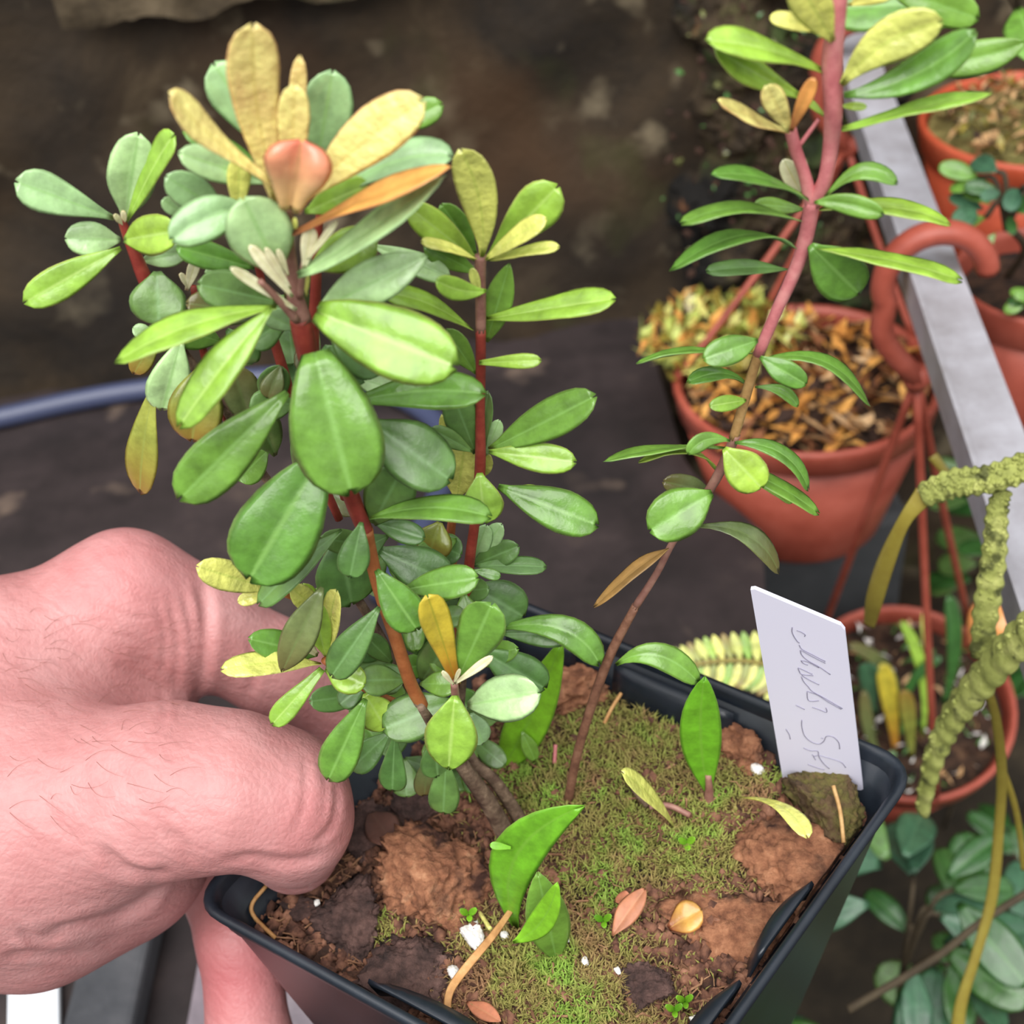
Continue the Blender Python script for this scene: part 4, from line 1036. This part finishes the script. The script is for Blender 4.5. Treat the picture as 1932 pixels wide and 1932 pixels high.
def hook_hanger(top, ends, label, mat, R=.0155, w=.0046, bow=()):
    """hook over the rail with rods down to the pot rim"""
    t = thing('pot_hanger', top, label, 'pot hanger')
    f = -nrm(rside*np.array([1, 1, 0])); P = []
    for a in np.linspace(math.radians(12), math.radians(205), 16): P.append(np.asarray(top)+f*math.cos(a)*R+UP*(math.sin(a)*R*1.1-.006))
    low = P[-1]-UP*.028+f*.012; P += [P[-1]-UP*.012, low]
    tube('hook', spline(P, 40), w, mat, t, 10, flat=.8, ref=f)
    tube('knob', [low-UP*.004, low, low+UP*.004], [.003, .0048, .003], mat, t, 10)
    for i, e in enumerate(ends):
        m = (low+np.asarray(e))/2-UP*.002
        if i < len(bow): m = m+nrm(CAM-m)*bow[i]
        tube('rod', spline([low, m, np.asarray(e)], 12), .0015, mat, t, 7)
    return t
bg_soil = noisy('pot_peat', [(16, 12, 10), (40, 28, 20), (70, 48, 34), (104, 78, 56)], 160, .95, .7, .002)
# pot with bark litter
c1 = (atz(1268, 692, .03)+atz(1786, 728, .03))/2; rad1 = .0555
hpot(c1, rad1, .075, 'terracotta plastic hanging pot filled with orange-brown litter behind the thin stem', terra_m, UP, bg_soil, .006)
h1 = atz(1621, 95, RZ+.002)
hook_hanger(h1, [c1+np.array([math.cos(a), math.sin(a), 0])*rad1*.98 for a in (math.radians(172), math.radians(95), math.radians(20))], 'terracotta plastic hook and rods carrying the litter-filled pot', terra_m)
h2 = atz(1768, 500, RZ+.002)
z4 = -.10; c4 = (atz(1500, 1330, z4)+atz(1915, 1310, z4))/2; rad4 = .048; ax4 = nrm(UP+np.array([-.02, -.28, 0]))
def rimpt(px, py):
    u = nrm(np.cross(ax4, (0, 1, .01))); w = np.cross(ax4, u); P = [c4+(u*math.cos(q)+w*math.sin(q))*rad4*.965 for q in np.linspace(0, 2*math.pi, 120)]
    return min(P, key=lambda p: math.hypot(proj(p)[0]-px, proj(p)[1]-py))
hook_hanger(h2, [rimpt(1495, 1150), rimpt(1775, 1530), rimpt(1860, 1170)], 'terracotta plastic hook and rods over the rail above the lowest pot', terra_m, bow=(.022,))
hpot(c4, rad4, .07, 'terracotta plastic hanging pot below the white label with peaty mix and perlite', terra_m, ax4, bg_soil, .007)
c2 = atz(1905, 235, .108)+np.array([.012, .002, 0]); hpot(c2, .047, .064, 'orange terracotta pot with pale mossy top dressing beyond the rail', terra2_m, UP,
     noisy('topdress_mossy', [(60, 52, 28), (104, 94, 48), (142, 132, 80), (120, 130, 60)], 140, .95, .6, .002), .002)
c3 = atz(1985, 520, .11); hpot(c3, .0325, .055, 'terracotta pot with small round-leaved plant right of the rail', terra_m, UP, bg_soil, .006)

def bits(name, c, R, n, mats, label, cat, ln=(.004, .012), lift=.004, seed=1, axis=UP, sparse=None, up=.6):
    rg = random.Random(seed); V, Fc, mi = [], [], []; u = nrm(np.cross(axis, (0, 1, .01))); w = np.cross(axis, u)
    for k in range(n):
        r = R*math.sqrt(rg.random()); a = rg.random()*6.28; p = np.asarray(c)+u*math.cos(a)*r+w*math.sin(a)*r+axis*(rg.uniform(-.002, lift)*(1-(r/R)**3*.6))
        d = nrm(np.array([rg.uniform(-1, 1), rg.uniform(-1, 1), rg.uniform(-.3, up)])); s = nrm(np.cross(d, (rg.random(), rg.random(), 1))); nn = np.cross(s, d)
        L = rg.uniform(*ln); W = L*rg.uniform(.10, .26); b = len(V); cu = rg.uniform(-.25, .25)*L
        V += [p-d*L/2, p-s*W+nn*cu, p+s*W+nn*cu, p+d*L/2, p-nn*W*.4+nn*cu]; Fc += [(b, b+1, b+2), (b+1, b+3, b+2), (b, b+4, b+1), (b, b+2, b+4), (b+1, b+4, b+3), (b+4, b+2, b+3)]
        mi += [rg.randrange(len(mats))]*6
    return tag(mesh_obj(name, V, Fc, mats, None, c, False, mi), label, cat, kind='stuff')
lm = [noisy('litter_orange', [(168, 104, 42), (206, 146, 70), (220, 172, 98)], 80, .8, 0), noisy('litter_tan', [(150, 112, 72), (190, 150, 104), (214, 182, 140)], 80, .8, 0), noisy('litter_dark', [(40, 26, 20), (70, 46, 34)], 80, .9, 0), noisy('litter_brown', [(110, 66, 40), (146, 94, 58)], 80, .8, 0)]
bits('bark_litter', c1-UP*.003, rad1*.9, 430, [lm[0], lm[0], lm[1], lm[2], lm[3]], 'orange, tan and brown leaf litter heaped in the hanging pot', 'leaf litter', (.008, .021), .009, 2)
mossy = [LK['Y'][0], LK['b'][0], LK['l'][0], lm[0]]
bits('sphagnum_moss', c1+np.array([-.030, .030, .004]), .034, 340, mossy, 'yellow-green moss spilling over the left edge of the litter-filled pot', 'moss', (.006, .016), .012, 4, up=1.0)
bits('peat_bits', c4-ax4*.003, rad4*.86, 300, [lm[2], lm[2], lm[1], perl_m, LK['F'][0]], 'dark peat scraps and white perlite in the lowest hanging pot', 'peat', (.003, .009), .004, 5, ax4)
bits('moss_dressing', c2+UP*.002, .040, 380, [lm[1], LK['b'][0], lm[1], lm[2], LK['u'][0]], 'pale dry moss heaped in the orange terracotta pot', 'moss', (.004, .012), .008, 6)
# things growing on the wall
rg = random.Random(21); V, Fc, mi = [], [], []; wm = [LK['u'][0], lm[2], lm[2], LK['F'][0], lm[2], lm[2]]
for k in range(350):
    px = rg.uniform(1240, 1700); py = rg.uniform(-40, 520)
    if rg.random() > min(1, max(0, (px-1225)/200)) : continue
    p = atY(px, py, WALLY-rg.uniform(-.004, .014)); d = nrm(np.array([rg.uniform(-1, 1), rg.uniform(-.8, .1), rg.uniform(-1, .6)])); s = nrm(np.cross(d, (0, -1, rg.random())))
    L = rg.uniform(.002, .006); W = L*rg.uniform(.15, .4); b = len(V); nn = np.cross(s, d)*W*.5
    V += [p-d*L/2, p-s*W, p+s*W, p+d*L/2, p+nn]; Fc += [(b, b+1, b+4), (b, b+4, b+2), (b+1, b+3, b+4), (b+4, b+3, b+2)]; mi += [rg.randrange(len(wm))]*4
w0, w1 = atY(1255, 300, WALLY)[0], atY(1760, 300, WALLY)[0]; zt, zl = atY(1450, -120, WALLY)[2], -.06; gn = 90; b0 = len(V)
for i in range(gn+1):
    for j in range(gn+1):
        u, v = i/gn, j/gn; x = w0+(w1-w0)*u; z = zl+(zt-zl)*v; e = (min(u, 1-u)+.16*noise.noise(Vector((x*30, z*30, 1))))/.34
        hh = .009*noise.fractal(Vector((x*55, z*55, 4)), .8, 2, 5)+.004-.030*max(0, 1-e)**2
        V.append((x, WALLY-hh, z))
for i in range(gn):
    for j in range(gn): q = b0+i*(gn+1)+j; Fc.append((q, q+gn+1, q+gn+2, q+1)); mi.append(len(wm))
wm.append(noisy('wall_moss_mat', [(20, 15, 10), (44, 34, 22), (66, 53, 36), (74, 70, 40), (108, 94, 70)], 55, .9, .8, .003, second=[((66, 84, 40), 45, .56, .68), ((14, 11, 8), 26, .5, .62), ((128, 84, 52), 70, .66, .76)]))
tag(mesh_obj('wall_moss', V, Fc, wm, None, atY(1400, 300, WALLY), False, mi), 'brown and olive moss growing on the wall behind the thin stem', 'moss', kind='stuff')

# grey block beyond the bench edge
blk_m = noisy('block_grey', [(50, 52, 54), (66, 68, 70), (82, 82, 84)], 20, .8, .3, .002)
g = atz(1530, 1000, -.06)
tag(box_obj('concrete_block', (g[0]-.035, g[1]-.005, -.31), (g[0]+.045, g[1]+.05, -.056), blk_m, None, .05, .004), 'smooth dark grey concrete block standing beyond the bench edge', 'block')

# ------------------------------------------------------------------ trailing warty cactus stems
cac_m = noisy('cactus_warty', [(124, 130, 66), (154, 160, 84), (184, 186, 112)], 160, .75, .5, .0015, second=[((84, 88, 44), 230, .56, .66)])
cac = thing('trailing_cactus', atd(1925, 1190, .32), 'trailing cactus with warty yellow-green jointed stems hanging in front of the rail', 'cactus')
def warty(pts, dep, mat, warts=True, flat=.55):
    dep = [q-.03 for q in dep]; P = [atd(x, y, d) for (x, y, w), d in zip(pts, dep)]; r = [w*d/F/2 for (x, y, w), d in zip(pts, dep)]
    A = spline([np.append(p, q) for p, q in zip(P, r)], (len(pts)-1)*16+1)
    rr = A[:, 3]*(1+(.10*np.sin(np.arange(len(A))*1.25) if warts else 0)); o = tube('stem', A[:, :3], rr, mat, cac, 12, flat=flat, ref=nrm(CAM-A[0, :3]))
    if warts:
        V, Fc = [], []; rg = random.Random(len(pts)+int(pts[0][1]))
        for i in range(2, len(A)-1):
            for s in range(3):
                vd = nrm(CAM-A[i, :3]); t = nrm(A[i+1 if i+1 < len(A) else i, :3]-A[i-1, :3]); sd2 = np.cross(t, vd)
                crumb(V, Fc, A[i, :3]+vd*rr[i]*flat*.85+sd2*rr[i]*rg.uniform(-.85, .85), rr[i]*.24, rg)
        wo = mesh_obj('wart', V, Fc, mat, o, org(cac)); wo.parent = o; wo['kind'] = 'stuff'
warty([(2010, 850, 60), (1932, 882, 58), (1860, 905, 54), (1800, 912, 56), (1740, 935, 46)], [.300, .302, .305, .308, .312], cac_m)
warty([(1745, 932, 40), (1705, 985, 26), (1672, 1060, 34), (1650, 1130, 34), (1640, 1180, 22)], [.312, .316, .325, .335, .345], LK['b'][0], False, .3)
warty([(1895, 925, 30), (1882, 960, 40), (1876, 1040, 46), (1862, 1140, 48), (1850, 1240, 40)], [.306, .308, .312, .318, .326], cac_m)
warty([(2020, 858, 52), (2090, 900, 54), (2085, 1030, 56), (2000, 1140, 60), (1932, 1198, 74), (1860, 1275, 70), (1800, 1350, 62), (1762, 1430, 52), (1740, 1530, 38)], [.295, .275, .272, .285, .298, .315, .330, .340, .35], cac_m)
warty([(1858, 1282, 16), (1880, 1360, 18), (1890, 1460, 20), (1885, 1560, 20), (1872, 1690, 22), (1842, 1800, 20), (1812, 1900, 24), (1805, 1990, 30)], [.318, .334, .352, .366, .375, .38, .385, .39], LK['b'][0], False, .6)
warty([(1888, 1440, 12), (1912, 1510, 12), (1924, 1570, 12), (1932, 1640, 12)], [.35, .36, .37, .38], LK['b'][0], False, .6)
warty([(1760, 860, 20), (1790, 900, 16), (1800, 930, 22)], [.40, .40, .40], LK['b'][0], False, .6)

# ------------------------------------------------------------------ leafy growth low down behind the pots
def shrublet(name, px, py, dep, n, spread, kinds, size, label, seed, shape='ro', cat='plant', zup=.03, grp=None, foot=None):
    rg = random.Random(seed); root = atd(px, py, dep); t = thing(name, root-UP*.03, label, cat, grp)
    tw = noisy('twig_dull', [(58, 48, 36), (84, 72, 52)], 200, .8, .2, .0004)
    drop = .028 if foot is None else .006
    ft = np.array(foot) if foot is not None else np.array([root[0], root[1]+.01, -.315])
    tube('stem', spline([ft, (ft+root)/2+np.array([.004, -.004, 0]), root-UP*drop], 14), .0013, tw, t, 6)
    for k in range(n):
        a = rg.random()*6.28; r = spread*(.25+.75*rg.random()); e = root+np.array([math.cos(a)*r, math.sin(a)*r*.8, rg.uniform(-.4, 1)*zup])
        if k % 3 == 0: tube('stem', spline([root-UP*(drop+.002), (root+e)/2+UP*.004, e], 8), .0009, tw, t, 6)
        d = nrm(np.array([math.cos(a+rg.uniform(-.9, .9)), math.sin(a+rg.uniform(-.9, .9)), rg.uniform(-.5, .4)])); L = size*rg.uniform(.7, 1.25)
        nn = nrm(UP*rg.uniform(.5, 1)+nrm(CAM-e)*.7+np.array([rg.uniform(-.5, .5), rg.uniform(-.5, .5), 0])); nn = nrm(nn-d*(nn@d))
        leaf(t, e, e+d*L/2+nn*L*.05, e+d*L, L*rg.uniform(.42, .62), nn, rg.choice(kinds), shape, .12, .03)
    return t
shrublet('leafy_vine', 1715, 1760, .46, 18, .03, 'BBFFBd', .026, 'leafy vine with bluish-green leaves beside the right wall of the black pot', 31, zup=.05)
shrublet('leafy_vine', 1850, 1850, .50, 20, .034, 'FFBdF', .026, 'dark green vine under the thin hanging cactus stem', 32, zup=.05)
shrublet('leafy_vine', 1640, 2060, .45, 16, .022, 'GFBFd', .024, 'vine with a few bright leaves at the foot of the black pot wall', 33, zup=.05)
shrublet('leafy_vine', 1945, 1720, .66, 26, .036, 'FdFB', .024, 'dense dark vine behind the lowest hanging pot', 34, zup=.05)
shrublet('leafy_vine', 1900, 1045, .63, 26, .026, 'FdFdB', .024, 'dark leafy vine in the gap between the rail and the litter-filled pot', 35, zup=.07)
shrublet('leafy_vine', 1990, 1300, .66, 22, .026, 'FdF', .024, 'shaded vine behind the warty cactus stems', 39, zup=.06)
shrublet('round_leaved_plant', 1905, 392, .425, 22, .018, 'BgFB', .011, 'small round-leaved plant growing in the pot right of the rail', 37, zup=.014, foot=c3+np.array([-.010, .012, -.006]))
shrublet('round_leaved_plant', 1975, 560, .425, 14, .009, 'FFg', .008, 'bright little round-leaved plant inside the terracotta pot by the rail', 41, zup=.006, foot=c3+np.array([.006, -.012, -.010]))
shrublet('broadleaf_plant', 1930, -30, .36, 12, .03, 'gBg', .026, 'broad-leaved green plant overhead beyond the rail', 38, 'el', zup=.03, foot=c2)
# yellowing fern behind the black pot and blades in the lowest pot
fr = thing('fern_frond', atz(1500, 1290, .02), 'yellowing fern frond showing behind the far pot rim', 'fern')
fp = [atd(x, y, d) for x, y, d in ((1500, 1275, .40), (1430, 1250, .40), (1350, 1248, .40), (1285, 1262, .40))]; fs = spline(fp, 16)
tube('stem', fs, .0008, LK['b'][0], fr, 6)
tube('stem', spline([np.array([fs[0][0]+.012, fs[0][1]+.02, -.315]), np.array([fs[0][0]+.012, fs[0][1]+.012, -.1]), fs[0]], 14), .0009, LK['b'][0], fr, 6)
for i in range(1, 16):
    t = nrm(fs[i]-fs[i-1])
    for s in (-1, 1):
        d = nrm(np.cross(t, nrm(CAM-fs[i]))*s+t*.35); L = .011*(1-.4*i/16); leaf(fr, fs[i], fs[i]+d*L*.5, fs[i]+d*L, L*.36, nrm(CAM-fs[i]+UP*.1), 'YbYl'[(i+s) % 4], 'el', .1, .02)
bl = thing('strap_leaf_plant', c4-ax4*.006, 'strap-leaved plant with yellowing blades growing in the lowest hanging pot', 'plant')
for (x0, y0, mx, my, x1, y1, w, k) in ((1690, 1420, 1680, 1330, 1665, 1250, 36, 'O'), (1720, 1430, 1715, 1360, 1705, 1300, 30, 'b'), (1740, 1390, 1740, 1270, 1700, 1170, 22, 'l'), (1700, 1330, 1670, 1260, 1600, 1215, 26, 'u'), (1760, 1300, 1750, 1220, 1745, 1150, 18, 'Y'), (1660, 1420, 1640, 1380, 1630, 1300, 24, 'u'), (1780, 1330, 1800, 1230, 1790, 1120, 30, 'F'), (1690, 1390, 1720, 1290, 1780, 1240, 20, 'F'), (1650, 1350, 1640, 1290, 1640, 1250, 40, 'B')):
    dd = .575; A = atd(x0, y0, dd); B2 = atd(x1, y1, dd-.02); M2 = atd(mx, my, dd-.012); leaf(bl, A, M2, B2, w*dd/F, nrm(CAM-M2), k, 'st', .15, .03)
od = leaf(None, atd(1830, 1225, .565), atd(1862, 1175, .558), atd(1888, 1130, .560), 78*.56/F, nrm(CAM-atd(1862, 1175, .45)+np.array([.002, 0, .05])), 'o', 'ro', .2, .06, 'dead_leaf'); tag(od, 'orange dead leaf resting in the lowest hanging pot behind a warty stem', 'dead leaf')
tw_m = noisy('twig_dull', [(58, 48, 36), (84, 72, 52)], 200, .8, .2, .0004)
tag(tube('branch', spline([atd(1600, 1905, .375), atd(1760, 1810, .38), atd(1850, 1740, .385), atd(1960, 1670, .39)], 20), .0012, tw_m, None, 7), 'thin grey-brown branch slanting through the bluish vine', 'branch')

# ------------------------------------------------------------------ sets of like things
GROUPS = {'bark_chip': 'bark chips in the square pot', 'perlite_grain': 'perlite grains in the square pot', 'twig': 'twigs and rootlets on the compost', 'seedling': 'seedlings in the square pot',
          'paving_slab': 'concrete slabs under the hand', 'hanging_pot': 'hanging terracotta pots', 'pot_hanger': 'terracotta pot hangers', 'leafy_vine': 'leafy vines low behind the pots', 'round_leaved_plant': 'round-leaved plants by the rail', 'dead_leaf': 'dead leaves'}
for o in bpy.data.objects:
    g_ = GROUPS.get(o.name.split('.')[0])
    if g_ and o.parent is None: o['group'] = g_
